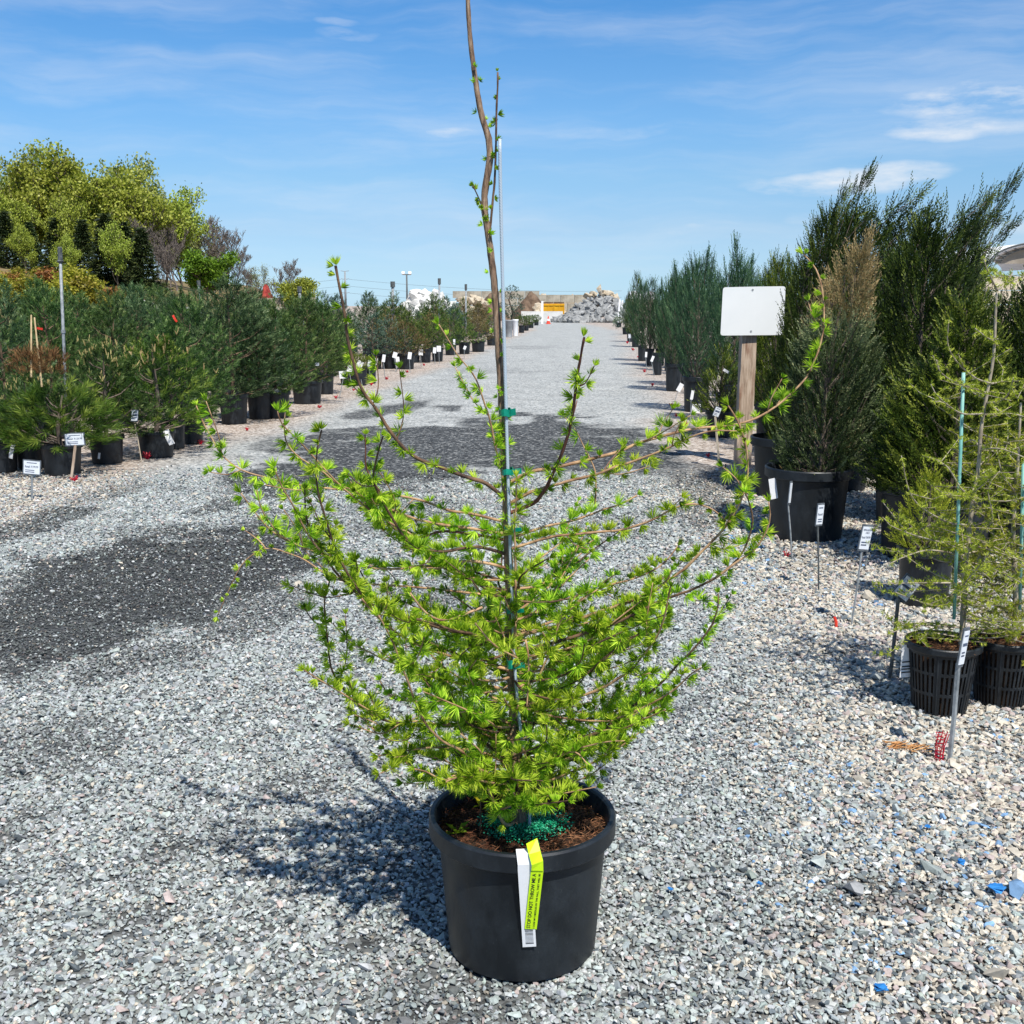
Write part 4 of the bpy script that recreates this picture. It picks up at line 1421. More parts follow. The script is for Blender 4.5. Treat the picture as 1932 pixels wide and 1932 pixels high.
def plant(name, label, cat, parts, loc_, r, h, fmat, group, rz=0.0, sc_=1.0, far=False, bark='branch', soil=0.87, pot=True, dz=0.0, dx=0.0):
    """a potted plant: pot, soil, trunk and foliage, from shared shapes"""
    th = thing(name, label, cat, loc_, 0.0, group)
    if pot:
        add_pot(th, r, h, far, soil)
    sxy = sc_ if not hasattr(sc_, '__len__') else sc_[0]
    sz = sc_ if not hasattr(sc_, '__len__') else sc_[1]
    for k, me in parts.items():
        o = bpy.data.objects.new(k, me)
        C.objects.link(o)
        o.parent = th
        if k != 'trunk':
            o['kind'] = 'stuff'
        o.location = (dx, 0, (h * soil if pot else 0) + dz)
        o.rotation_euler = (0, 0, rz)
        o.scale = (sxy, sxy, sz)
        mk = {'trunk': bark, 'candles': 'candle'}.get(k, fmat)
        o.material_slots  # shared mesh: the material sits on the object
        if len(me.materials) == 0:
            me.materials.append(M[mk])
        o.material_slots[0].link = 'OBJECT'
        o.material_slots[0].material = M[mk]
    return th


def on_ground(px, py):
    return G(px, py)


def h_at(py, Y):
    return P(966, py, Y).z


# crown shapes, each used for many plants
pineA = pine_parts(21, 1.45, 0.55, nshoot=640, nl=30, sl=0.12, w=0.0065)
pineB = pine_parts(22, 1.40, 0.60, nshoot=640, nl=30, sl=0.12, w=0.0065, leaders=3)
pineC = pine_parts(23, 1.50, 0.50, nshoot=620, nl=30, sl=0.13, w=0.0065, leaders=1)
pineD = pine_parts(24, 1.2, 0.58, prof=MOUND, nshoot=620, nl=30, sl=0.12, w=0.0065)
pineDwarf = pine_parts(25, 0.52, 0.40, prof=MOUND, nshoot=190, nl=46, sl=0.11, need=0.095, w=0.005, up=0.55, leaders=0)
pineCandle = pine_parts(26, 0.86, 0.42, nshoot=400, nl=26, sl=0.11, need=0.055, candles=46, leaders=1)
pineCandle2 = pine_parts(27, 0.92, 0.45, nshoot=430, nl=26, sl=0.11, need=0.05, candles=52, leaders=2)
mound = pine_parts(28, 0.42, 0.42, prof=MOUND, nshoot=260, nl=18, sl=0.09, need=0.04, w=0.008, leaders=0, up=1.0)
firA = pine_parts(29, 1.05, 0.55, prof=CONE, nshoot=300, nl=18, sl=0.13, need=0.05, w=0.012, up=0.45, leaders=1)
firB = pine_parts(30, 1.0, 0.62, prof=BUSHY, nshoot=300, nl=18, sl=0.13, need=0.05, w=0.012, up=0.6, leaders=1)
junA = spray_parts(41, 1.85, 0.50, prof=PLUME, ns=1300, K=11, L=0.20, leaf=0.06, w=0.011, spread=0.42, up=1.7, lump=0.35, leaders=((-.1, 1.5, -.16, 2.0, 0, 0, 30, .08), (.12, 1.5, .16, 1.92, 0, .05, 26, .08)))
junB = spray_parts(42, 1.75, 0.46, prof=PLUME, ns=1250, K=11, L=0.20, leaf=0.06, w=0.011, spread=0.42, up=1.8, lump=0.4, leaders=((.0, 1.4, .05, 2.05, 0, 0, 40, .09),))
junC = spray_parts(43, 1.7, 0.26, prof=COLUMN, ns=520, K=10, L=0.17, leaf=0.055, w=0.013, spread=0.42, up=1.8, lump=0.25)
cedA = spray_parts(51, 2.0, 0.46, ns=2300, K=14, L=0.16, leaf=0.045, w=0.011, spread=0.8, up=0.75, lump=0.25, arch=0.5, lean=0.38, leaders=((.25, 1.4, .92, 2.35, 0, -.1, 150, .30), (.3, 1.3, 1.05, 2.05, .1, 0, 90, .24), (.15, 1.5, .60, 2.2, .05, .05, 60, .2)))
cedB = spray_parts(52, 1.62, 0.40, ns=2300, K=14, L=0.14, leaf=0.040, w=0.0095, spread=0.85, up=0.6, lump=0.28, arch=0.4, lean=0.30, brown=(0.62, 1.25, 0.97), leaders=((0.22, 1.25, .38, 1.70, 0, 0, 40, .14),))
cedC = spray_parts(53, 1.9, 0.50, ns=2300, K=14, L=0.16, leaf=0.045, w=0.011, spread=0.8, up=0.75, lump=0.28, arch=0.5, leaders=((.0, 1.45, .52, 2.12, 0, -.05, 90, .26), (.2, 1.4, .66, 2.0, 0, .1, 70, .22), (-.2, 1.3, .02, 1.98, 0, 0, 50, .2)))
cedD = spray_parts(54, 1.25, 0.42, prof=CONE, ns=1500, K=14, L=0.14, leaf=0.040, w=0.010, spread=0.85, up=0.7, lump=0.3, arch=0.5)
cedS = spray_parts(55, 0.78, 0.26, prof=CONE, ns=420, K=12, L=0.13, leaf=0.045, w=0.009, lump=0.25, arch=0.4)

GP = 'potted conifers along the left edge of the drive'
GB = 'potted pines in the crowded rows behind the front row on the left'
GR = 'potted evergreens along the right edge of the drive'


def front(name, label, cat, parts, px, py, wpx, fmat, top_py=None, natural=1.0, h=0.31, group=GP, rz=None, far=False, bark='branch', wide=1.0, Y=None):
    """px, py: where the pot's front foot stands in the picture; wpx its rim width there"""
    p = G(px, py)
    r = wpx * 0.5 * mpp(p)
    p = p + Vector((0, r * 0.75, 0))
    s = 1.0
    if top_py is not None:
        s = (P(966, top_py, p.y).z - h * 0.87) / natural
    return plant(name, label, cat, parts, p, r, h, fmat, group, rz=(random.uniform(0, 6.28) if rz is None else rz), sc_=(s * wide, s), far=far, bark=bark)


# left front row, near to far
front('potted_pine', 'potted pine cut off by the left picture edge, nearest the camera', 'potted pine', pineDwarf, -4, 892, 62, 'pine_bright', 760, 0.56, wide=1.0)
front('potted_pine', 'bright green long needled dwarf pine with browned top and two bare canes', 'potted pine', pineDwarf, 107, 899, 80, 'pine_bright', 722, 0.60, h=0.28, wide=1.12)
front('potted_pine', 'pot and dark foliage half hidden behind the long needled dwarf pine', 'potted pine', pineCandle, 50, 886, 58, 'pine', 700, 0.95, h=0.28)
front('potted_pine', 'bushy pine with pale candles between the dwarf pine and the tagged pot', 'potted pine', pineCandle2, 194, 877, 68, 'pine', 648, 0.98, h=0.27, wide=1.08)
front('potted_pine', 'round candled pine in the black pot with a curled white rim label', 'potted pine', pineCandle, 288, 865, 74, 'pine_bright', 640, 0.92, h=0.27, wide=1.2)
front('potted_pine', 'pine in a small pot tucked just behind the white labelled pot', 'potted pine', pineB, 322, 848, 50, 'pine', 600, 1.5)
front('potted_pine', 'pine behind the bamboo cane sign with a red tie at its foot', 'potted pine', pineA, 359, 838, 46, 'pine', 562, 1.5, h=0.33, bark='pine_bark')
front('potted_pine', 'grey green pine with bare orange stem over the pale sunlit pot', 'potted pine', pineC, 437, 801, 58, 'pine_blue', 527, 1.58, h=0.38, bark='pine_bark', wide=1.25)
front('potted_pine', 'pine in shaded pot just left of the pot with the small white sign', 'potted pine', pineA, 487, 792, 50, 'pine_blue', 572, 1.52, h=0.36, bark='pine_bark')
front('potted_pine', 'pine in the pot with the small white sign standing in front', 'potted pine', pineB, 518, 790, 56, 'pine', 566, 1.5, h=0.36, bark='pine_bark')
front('potted_pine', 'pine over the wide low dusty pot, last of the tall pines', 'potted pine', pineA, 576, 763, 62, 'pine', 568, 1.5, h=0.36, bark='pine_bark', wide=1.1)
front('potted_pine', 'pine at the right shoulder of the wide dusty pot', 'potted pine', pineC, 612, 744, 36, 'pine', 575, 1.55, h=0.34, bark='pine_bark')
for i, (px, py, w, lab) in enumerate([(655, 727, 34, 'yellow green mound behind the square white sign'), (676, 728, 34, 'yellow green mound under the two tilted white signs'), (696, 724, 28, 'yellow green mound with a red tie at its foot')]):
    front('dwarf_conifer', lab, 'dwarf conifer', mound, px, py, w, 'mound', 664 + 4 * i, 0.48, h=0.34, far=True)
rowC = [(704, 697, 34, 'firA', 'spruce_blue', 585, 'blue grey fir above the yellow green mounds'),
        (733, 696, 32, 'firB', 'spruce_blue', 592, 'blue spruce left of the pot with two small signs'),
        (765, 697, 36, 'firB', 'fir_brown', 596, 'bronzed brown fir in the wide dark pot'),
        (782, 684, 22, 'firA', 'fir', 600, 'green fir in the narrow pot right of the bronzed fir'),
        (802, 684, 24, 'firB', 'fir', 596, 'yellowish fir beside the bronzed fir'),
        (825, 682, 24, 'firA', 'fir', 590, 'green fir with two white signs before its pot'),
        (850, 670, 24, 'firB', 'fir', 594, 'dense green fir beyond the two white signs'),
        (876, 668, 24, 'firA', 'fir', 586, 'green fir second from the larch trunk on the left'),
        (902, 664, 28, 'firB', 'fir_brown', 590, 'brownish fir just left of the larch trunk'),
        (928, 652, 22, 'firA', 'fir', 590, 'fir seen right behind the larch trunk')]
shapes = dict(firA=firA, firB=firB)
for (px, py, w, sh, fm, top, lab) in rowC:
    front('potted_fir', lab, 'potted fir', shapes[sh], px, py, w, fm, top, 1.22, h=0.36, far=True, wide=1.0)
for (px, py, w, lab) in [(984, 628, 12, 'small dark shrub nearest the grey tubs'), (993, 624, 11, 'second small dark shrub past the grey tubs'), (1002, 619, 11, 'third small dark shrub past the grey tubs'), (1012, 614, 10, 'last small dark shrub before the white post')]:
    front('potted_shrub', lab, 'potted shrub', mound, px, py, w, 'fir', 591, 0.6, h=0.40, far=True)

# crowded rows behind, left: only their tops and gaps show
rowdir = Vector((0.08, 1, 0)).normalized()
rr2 = random.Random(11)
fl = [(-4.15, 8.8), (-3.9, 12.2), (-3.6, 14.3), (-3.2, 17.2), (-3.0, 21.3), (-2.9, 27), (-2.2, 31), (-1.1, 37), (0.0, 56), (1.1, 72)]
frontX = lambda Y: float(np.interp(Y, [p[1] for p in fl], [p[0] for p in fl]))
pshapes = [pineA, pineB, pineC, pineD]
for row in range(1, 5):
    Y = 8.6 + 0.5 * row
    while Y < (26 if row < 3 else 23):
        X = frontX(Y) - 0.25 - 1.0 * row + rr2.uniform(-.2, .2)
        px, _ = topx_np(X, Y, 1.2)
        if px > -70:
            s = (P(966, rr2.uniform(534, 566) - 2 * row + (18 if px > 340 else 0), Y).z - 0.31) / 1.56
            plant('potted_pine', 'tall bushy green pine in the crowded rows behind the front row', 'potted pine', rr2.choice(pshapes), (X, Y, 0), 0.24, 0.36,
                  rr2.choice(['pine', 'pine_blue', 'pine', 'pine_blue']), GB, rz=rr2.uniform(0, 6.28), sc_=s, far=True, bark='pine_bark')
        Y += rr2.uniform(1.0, 1.35)
GBF = 'potted firs in the rows behind, far left side of the drive'
for row in range(1, 4):
    Y = 25.5 + row
    while Y < 60:
        X = frontX(Y) - 0.3 - 1.25 * row + rr2.uniform(-.25, .25)
        plant('potted_fir', 'green fir in the far rows left of the drive, mostly hidden by others', 'potted fir', rr2.choice([firA, firB, pineB, pineC]), (X, Y, 0), 0.24, 0.36,
              rr2.choice(['fir', 'fir', 'spruce_blue', 'fir_brown', 'pine_blue']), GBF, rz=rr2.uniform(0, 6.28), sc_=(P(966, rr2.uniform(576, 592), Y).z - 0.31) / 1.15, far=True)
        Y += rr2.uniform(1.7, 2.6)

# right side, far to near
front('potted_shrub', 'tiny yellow green shrub at the far right end of the drive', 'potted shrub', mound, 1168, 617, 11, 'mound', 597, 0.5, h=0.3, group=GR, far=True)
front('potted_spruce', 'small blue spruce near the far right end of the drive', 'potted spruce', firA, 1181, 631, 14, 'spruce_blue', 571, 1.12, h=0.35, group=GR, far=True)
jl = [(1190, 645, 15, junA, 'juniper', 556, 1.9, 'grey green juniper right beside the small blue spruce', 0.85), (1199, 655, 15, junC, 'cedar', 519, 1.75, 'slim dark pointed juniper, furthest tall one on the right', 0.9),
      (1212, 681, 18, junA, 'juniper', 540, 1.9, 'broad feathery juniper by the sign with red ties', 0.85), (1226, 690, 18, junC, 'juniper', 530, 1.75, 'slim blue green juniper between two broad ones', 1.1),
      (1246, 690, 18, junB, 'juniper', 545, 1.9, 'broad pale green juniper left of the tall blue green one', 0.9), (1262, 700, 18, junC, 'cedar', 527, 1.75, 'thin dark column peeking above the juniper row', 0.8)]
for (px, py, w, sh, fm, top, nat, lab, wd) in jl:
    front('potted_juniper', lab, 'potted juniper', sh, px, py, w, fm, top, nat, h=0.42, group=GR, far=True, wide=wd)
front('potted_shrub', 'low yellow green shrub in a dark pot with a price sign before it', 'potted shrub', mound, 1241, 708, 20, 'mound', 662, 0.50, h=0.48, group=GR, far=True)
front('potted_juniper', 'tall blue green juniper, third dark pot from the white sign', 'potted juniper', junB, 1272, 738, 34, 'juniper', 515, 1.98, h=0.48, group=GR, wide=0.95)
front('potted_juniper', 'big blue green juniper, in the pot behind the two white bag tags', 'potted juniper', junA, 1316, 778, 54, 'juniper', 488, 1.98, h=0.50, group=GR, wide=0.85)
front('potted_juniper', 'tallest blue green juniper directly left of the wooden post', 'potted juniper', junB, 1384, 800, 48, 'juniper', 474, 1.98, h=0.50, group=GR, wide=0.85)
front('potted_cedar', 'small cone shaped green cedar in front of the big junipers', 'potted cedar', cedS, 1362, 826, 58, 'cedar_yellow', 657, 0.83, h=0.30, group=GR, wide=1.1)
for (px, Y, top, sh, fm, nat, wd) in [(1300, 21, 505, junA, 'juniper', 1.98, .9), (1335, 24, 500, junB, 'juniper', 1.98, .9), (1398, 18.5, 500, junA, 'juniper', 1.98, .9), (1445, 17, 500, junB, 'cedar', 1.98, .9), (1280, 27, 520, junA, 'juniper', 1.98, .9), (1500, 14.0, 500, junA, 'cedar', 1.98, 1.0), (1585, 13.5, 470, junB, 'cedar', 1.98, 1.0)]:
    p = P(px, 700, Y)
    p.z = 0
    s = (P(966, top, Y).z - 0.4) / nat
    plant('potted_juniper', 'tall juniper standing in the second row behind the front junipers', 'potted juniper', sh, p, 0.28, 0.46, fm, 'second row junipers on the right', rz=random.uniform(0, 6), sc_=(s * wd, s), far=True)


def big(label, parts, px, py, w, h, fmat, top, nat, rz=0.0, wide=1.0, pot=True, dx=0.0):
    p = G(px, py)
    r = w * 0.5 * mpp(p)
    p = p + Vector((0, r * 0.8, 0))
    s = (P(966, top, p.y).z - h * 0.87) / nat
    return plant('potted_cedar', label, 'potted cedar', parts, p, r, h, fmat, GR, rz=rz, sc_=(s * wide, s), bark='branch', dx=dx)


big('tall wind bent green cedar in the big pot right behind the wooden post', cedA, 1500, 946, 150, 0.48, 'cedar', 335, 2.36, 0.0, 0.55, dx=0.05)
big('brown topped grey green cedar in the big front pot with dusty wall', cedB, 1537, 1027, 166, 0.47, 'cedar_grey', 452, 1.72, 0.0, 0.70, dx=0.08)
big('dark green cedar between the wind bent cedar and the brown topped one', cedC, 1600, 930, 110, 0.48, 'cedar', 372, 2.12, 0.05)
big('slim green cedar behind the brown topped cedar, against the dark gap', cedD, 1462, 845, 70, 0.45, 'cedar_yellow', 492, 1.3, 1.0, 0.6)
big('wide grey green cedar with many wind blown tips', cedC, 1735, 1000, 150, 0.47, 'cedar', 380, 2.12, 0.0, 0.85)
big('tallest grey tipped cedar leaning right beside the fabric shed', cedA, 1772, 985, 150, 0.47, 'cedar_grey', 348, 2.36, 0.0, 0.55)
big('yellowish cedar behind the teal staked larch', cedD, 1812, 1085, 160, 0.45, 'cedar_yellow', 565, 1.3, 0.6, 1.05)
big('lower dark cedar at the foot of the wind blown cedars', cedD, 1745, 1062, 150, 0.45, 'cedar', 690, 1.3, 2.1, 1.2)
big('dark cedar at the right picture edge behind the second basket pot', cedD, 1955, 1060, 160, 0.45, 'cedar', 525, 1.3, 2.6, 1.0)
big('cedar of the back row seen low between the shed and the yellowish cedar', cedD, 1890, 985, 120, 0.45, 'cedar_grey', 560, 1.3, 3.3, 1.0)
for (px, Y, top) in [(1660, 9.8, 470), (1580, 10.6, 520), (1720, 10.6, 430), (1790, 10.4, 480), (1940, 9.6, 590), (1530, 11.5, 560)]:
    p = P(px, 800, Y)
    p.z = 0
    s = (P(966, top, Y).z - 0.4) / 2.1
    plant('potted_cedar', 'green cedar in the shaded back rows behind the big front cedars', 'potted cedar', cedC, p, 0.28, 0.46, 'cedar', 'back row cedars on the right', rz=random.uniform(0, 6), sc_=(s, s), far=True)

dwarf = [o for o in bpy.data.objects if o.get('label', '').startswith('bright green long needled dwarf')][0]
dead = pine_parts(311, 0.2, 0.13, prof=MOUND, nshoot=60, nl=22, sl=0.09, need=0.06, w=0.004, leaders=0, up=1.6)['needles']
dead.materials.append(M['litter'])
for (x, y) in [(58, 712), (92, 712)]:
    o = bpy.data.objects.new('dead_needles', dead)
    C.objects.link(o)
    o.parent = dwarf
    o.location = P(x, y, dwarf.location.y) - Vector(dwarf.location)
    o.rotation_euler = (0, 0, x)
    o['kind'] = 'stuff'
# the browned top and two canes of the dwarf pine
for (x0, y0, x1, y1, lab) in [(59, 712, 59, 594, 'upright bare cane standing in the dwarf pine, left of a pair'), (79, 730, 65, 599, 'leaning bare cane standing in the dwarf pine, right of a pair')]:
    a, b_ = P(x0, y0, 9.85), P(x1, y1, 9.95)
    o = MB().tube([a, (a + b_) / 2, b_], [0.009, 0.008, 0.007], 6).build('cane', M['bamboo'])
    tag(o, lab, 'cane', 'bare canes in the dwarf pine')


# ------------------------------------------------------------------ small larches in basket pots
def basket_mesh():
    b = MB()
    n = 84
    bands = [(0.04, 0.30), (0.34, 0.60), (0.64, 0.86)]
    rad_ = lambda z: 0.70 + 0.235 * z
    zs = [0.0]
    for a, c in bands:
        zs += [a, c]
    zs += [0.90]
    prof = [(rad_(z), z) for z in zs] + [(0.985, 0.905), (1.0, 0.92), (1.0, 0.985), (0.98, 1.0), (0.93, 1.0), (0.91, 0.9)]
    b.lathe(prof, n, skip=lambda i, j: i in (1, 3, 5) and j % 2 == 0 and j % 14 != 0)
    for k in range(6):      # ribs
        t = 2 * math.pi * (k * 14 + 0.5) / n
        for z0, z1 in [(0.02, 0.9)]:
            p0, p1 = Vector((math.cos(t) * rad_(z0) * 1.0, math.sin(t) * rad_(z0), z0)), Vector((math.cos(t) * rad_(z1), math.sin(t) * rad_(z1), z1))
            b.tube([p0, p1], 0.030, 4)
    me = bpy.data.meshes.new('basket')
    me.from_pydata(b.v, [], b.f)
    me.materials.append(M['pot'])
    me.update()
    core = MB().lathe([(0.62, 0.01), (0.84, 0.885), (0.4, 0.9), (0.0, 0.905)], 40)
    mc = bpy.data.meshes.new('root_ball')
    mc.from_pydata(core.v, [], core.f)
    mc.materials.append(M['soil'])
    mc.polygons.foreach_set('use_smooth', [True] * len(mc.polygons))
    return me, mc


BASK, ROOT = basket_mesh()


def small_larch(label, px, py, w, h, traces, seed, stake=None, fill=26, Yoff=0.0):
    p = G(px, py)
    r = w * 0.5 * mpp(p)
    p = p + Vector((0, r * 0.72, 0))
    BASKETS.append((p.x, p.y, r * 0.72))
    L = thing('potted_larch', label, 'potted tree', p, 0, 'small larches in slotted basket pots')
    o = bpy.data.objects.new('basket_pot', BASK)
    C.objects.link(o)
    o.parent = L
    o.scale = (r, r, h)
    md = o.modifiers.new('thickness', 'SOLIDIFY')
    md.thickness = 0.02
    o2 = bpy.data.objects.new('root_ball', ROOT)
    C.objects.link(o2)
    o2.parent = L
    o2.scale = (r, r, h)
    rs = random.Random(seed)
    rg = np.random.default_rng(seed)
    lines = []
    tr = smooth_line([P(x, y, p.y + dy) - p for (x, y, dy) in traces[0]], 0.03)
    tr[0].z = min(tr[0].z, h * 0.88)
    nt_ = len(tr)
    MB().tube(tr, [0.012 - 0.0085 * i / nt_ for i in range(nt_)], 7, wob=0.1).build('trunk', M['larch_pale'], L, smooth=True)
    lines.append((tr, 0.12))
    tb = MB()
    for t in traces[1:]:
        ln = smooth_line([P(x, y, p.y + dy) - p for (x, y, dy) in t], 0.02)
        k = len(ln)
        tb.tube(ln, [0.0042 - 0.0028 * i / k for i in range(k)], 5)
        lines.append((ln, 0.0))
        # side twigs
        for j in range(max(2, k // 7)):
            b0 = ln[rs.randrange(k // 4, k)]
            Lt = rs.uniform(0.05, 0.16)
            e = [b0, b0 + Vector((rs.gauss(0, .5), rs.gauss(0, .5), rs.uniform(-.3, .5))) * Lt, b0 + Vector((rs.gauss(0, .9), rs.gauss(0, .8), rs.uniform(-.4, .8))) * Lt]
            tb.tube(e, [0.002, 0.0016, 0.001], 4)
            lines.append((smooth_line(e, 0.02), 0.0))
    for i in range(fill):
        z = rs.uniform(h * 1.0, h + 0.75)
        a0 = min(tr, key=lambda q: abs(q.z - z))
        an = rs.uniform(0, 6.28)
        Lb = rs.uniform(0.14, 0.36)
        e = [a0, a0 + Vector((math.cos(an), math.sin(an), rs.uniform(-.1, .3))) * Lb * .5, a0 + Vector((math.cos(an + .3), math.sin(an + .3), rs.uniform(-.2, .55))) * Lb]
        ln = smooth_line(e, 0.02)
        k = len(ln)
        tb.tube(ln, [0.0034 - 0.0022 * q / k for q in range(k)], 4)
        lines.append((ln, 0.0))
        for j in range(3):
            b0 = ln[rs.randrange(k // 3, k)]
            Lt = rs.uniform(0.05, 0.13)
            e2 = [b0, b0 + Vector((rs.gauss(0, .8), rs.gauss(0, .8), rs.uniform(-.4, .6))) * Lt]
            tb.tube(e2, [0.0018, 0.001], 4)
            lines.append((smooth_line(e2, 0.02), 0.0))
    tb.build('branches', M['larch_pale'], L, smooth=True)
    pos, ax = [], []
    for ln, st in lines:
        arr = np.array([tuple(q) for q in ln])
        s = np.concatenate([[0], np.cumsum(np.linalg.norm(np.diff(arr, axis=0), axis=1))])
        S = np.arange(st * s[-1] + 0.01, s[-1] + 0.012, 0.021 if st == 0 else 0.06)
        q = np.stack([np.interp(S, s, arr[:, i]) for i in range(3)], 1)
        pos.append(q)
        ax.append(rg.normal(size=q.shape) + np.array([0, -.1, .4]))
    pos, ax = np.concatenate(pos), np.concatenate(ax)
    q, v = tufts(pos, ax, np.full(len(pos), 0.018), 17, np.full(len(pos), 1.15), rg)
    link('buds', quads_mesh('buds', q, v), M['larch_small'], L)
    n = 700
    a, rr_ = rg.uniform(0, 6.28, n), np.sqrt(rg.uniform(0, 1, n)) * r * 0.86
    pp = np.stack([rr_ * np.cos(a), rr_ * np.sin(a), h * 0.9 + rg.uniform(0.0, 0.014, n)], 1)
    dd = np.stack([rg.normal(size=n), rg.normal(size=n), rg.normal(0, 0.3, n)], 1)
    tag(link('needle_litter', quads_mesh('needle_litter', blades(pp, dd, rg.uniform(0.012, 0.035, n), 0.0025), rg.uniform(0, 1, n)), M['litter'], L), kind='stuff')
    if stake:
        (xa, ya, xb, yb, lab) = stake
        a = P(xa, ya, p.y - 0.05)
        b_ = P(xb, yb, p.y - 0.05)
        o = MB().tube([a, (a + b_) / 2, b_], 0.0062, 7).build('plant_stake', M['teal_stake'], None, smooth=True)
        tag(o, lab, 'plant stake', 'teal plant stakes')
    return L


z4 = lambda x, y: (1629 + .1985 * x, 415 + .1985 * y)
zt = lambda l: [(z4(x, y)[0], z4(x, y)[1], d) for x, y, d in l]
za = lambda x, y: ((1950 + x * .5694) / 1.5652, (1300 + y * .5694) / 1.5652)
zb = lambda l: [(za(x, y)[0], za(x, y)[1], d) for x, y, d in l]
small_larch('spindly larch with pale trunk and teal stake in the front basket pot', 1790, 1356, 142, 0.27,
            [[(1812, 1245, 0), (1818, 1150, 0), (1822, 1060, 0), (1836, 940, 0), (1846, 880, 0), (1852, 800, 0), (1862, 745, 0), (1872, 690, 0), (1877, 645, 0), (1878, 600, 0), (1881, 550, 0)],
             zt([(1265, 665, 0), (1210, 540, -.05), (1170, 460, -.08), (1145, 370, -.1)]), zt([(1275, 665, 0), (1350, 600, .05), (1420, 500, .08)]), zt([(1250, 1150, 0), (1180, 1120, -.1), (1060, 1030, -.15)]),
             zt([(1220, 1555, 0), (1080, 1510, -.05), (960, 1420, -.1), (860, 1310, -.12), (800, 1170, -.15), (812, 950, -.18)]), zt([(1220, 1555, 0), (1330, 1530, .1), (1450, 1490, .15)]),
             zt([(1190, 1650, 0), (1050, 1600, -.05), (850, 1530, -.1), (730, 1440, -.15), (660, 1290, -.2)]), zt([(1170, 1740, 0), (1310, 1720, -.1), (1390, 1630, -.15), (1425, 1500, -.2)]),
             zt([(1150, 1840, 0), (940, 1840, -.1), (780, 1740, -.15), (680, 1640, -.2), (640, 1560, -.2)]), zt([(1150, 1850, 0), (1400, 1840, .05), (1526, 1870, .08)]), zt([(1160, 1700, 0), (1040, 1640, .1), (960, 1570, .15)]),
             zb([(1620, 440, 0), (1480, 420, -.08), (1310, 300, -.12), (1250, 80, -.15)]), zb([(1600, 560, 0), (1420, 520, -.1), (1280, 480, -.15), (1190, 440, -.2)]), zb([(1590, 600, 0), (1400, 570, -.1), (1280, 600, -.15), (1190, 640, -.2)]),
             zb([(1590, 740, 0), (1450, 740, -.1), (1330, 740, -.15), (1100, 745, -.2)]), zb([(1640, 330, 0), (1560, 250, -.1), (1480, 130, -.12), (1360, 80, -.15)]), zb([(1620, 500, 0), (1720, 420, -.05), (1700, 250, -.1), (1760, 160, -.1)]),
             zb([(1590, 700, 0), (1700, 640, -.1), (1840, 600, -.12)]), zb([(1570, 830, 0), (1440, 860, -.1), (1300, 820, -.15), (1200, 780, -.15)]), zb([(1620, 580, 0), (1740, 560, .1), (1860, 500, .15)])],
            61, (1800, 1168, 1818, 703, 'long teal stake standing in the front basket pot'), fill=40)
small_larch('larch in the rear basket pot at the right picture edge', 1905, 1340, 130, 0.26,
            [[(1912, 1230, 0), (1916, 1120, 0), (1912, 1000, 0), (1920, 880, 0), (1926, 760, 0)],
             [(1914, 1150, 0), (1880, 1130, -.1), (1850, 1120, -.15)], [(1914, 1080, 0), (1880, 1040, -.1), (1850, 1020, -.15)], [(1914, 1000, 0), (1940, 980, -.1)], [(1916, 930, 0), (1890, 890, -.1), (1880, 840, -.1)]],
            62, (1924, 1150, 1931, 870, 'teal stake at the right picture edge in the rear basket pot'), fill=60)
# a third larch pot stands half hidden behind the front basket
p0 = G(1735, 1150) + Vector((0, 0.12, 0))
plant('potted_larch', 'dark solid pot half hidden behind the branches left of the front basket pot', 'potted tree', cedS, p0 + Vector((0.06, 0, 0)), 0.145, 0.30, 'larch_small', None, sc_=(0.55, 0.5))

# ------------------------------------------------------------------ price signs, posts and ties
def plate_sign(label, px, py, wpx, hpx, bx, by, tilt=0.0, yaw=0.0, stake='steel', pw=0.012, lines=(), frame=True, wide_stake=False, face='paper', backlean=0.0, name='price_sign', group='price signs beside the pots'):
    """card at picture centre (px,py), its stake's foot at (bx,by)"""
    base = G(bx, by)
    c = P(px, py, base.y + backlean) - base
    k = mpp(base + c)
    w, h = wpx * k, hpx * k
    s = thing(name, label, 'price sign', base, 0, group)
    X = Vector((math.cos(yaw) * math.cos(tilt), math.sin(yaw), -math.sin(tilt))).normalized()
    Yv = Vector((math.sin(tilt), 0.0, math.cos(tilt)))
    Yv = (Yv - X * Yv.dot(X)).normalized()
    N = Yv.cross(X).normalized()      # towards the camera is -y
    if N.y > 0:
        N = -N
    rot = Matrix((X, N, Yv)).transposed()
    if frame:
        MB().box(c + N * -0.002, (w, 0.005, h), rot=rot).build('frame', M['frame'], s)
        MB().box(c + N * 0.0016, (w * 0.88, 0.003, h * 0.84), rot=rot).build('card', M[face], s)
    else:
        MB().box(c, (w, 0.003, h), rot=rot).build('card', M[face], s)
    foot = c - Yv * h * 0.42
    b = MB()
    mid_ = Vector((foot.x * 0.55, foot.y * 0.5 + 0.004, foot.z * 0.5))
    if wide_stake:
        b.tube([Vector((0, 0, -0.03)), mid_, foot + N * -0.006], pw, 4)
    else:
        b.tube([Vector((0, 0, -0.03)), mid_, foot + N * -0.008], pw * 0.5, 5)
    b.build('stake', M[stake], s)
    for (txt, fx, fy, lw, lh) in lines:
        o = c + N * 0.0036 + Yv * h * fy + X * w * fx
        if txt:
            flat_text(txt, w * lw, h * lh, o, X, Yv, s, M['print'])
        else:
            MB().add([o - X * w * lw / 2 - Yv * h * lh / 2, o + X * w * lw / 2 - Yv * h * lh / 2, o + X * w * lw / 2 + Yv * h * lh / 2, o - X * w * lw / 2 + Yv * h * lh / 2], [(0, 1, 2, 3)]).build('print_line', M['print'], s)
    return s


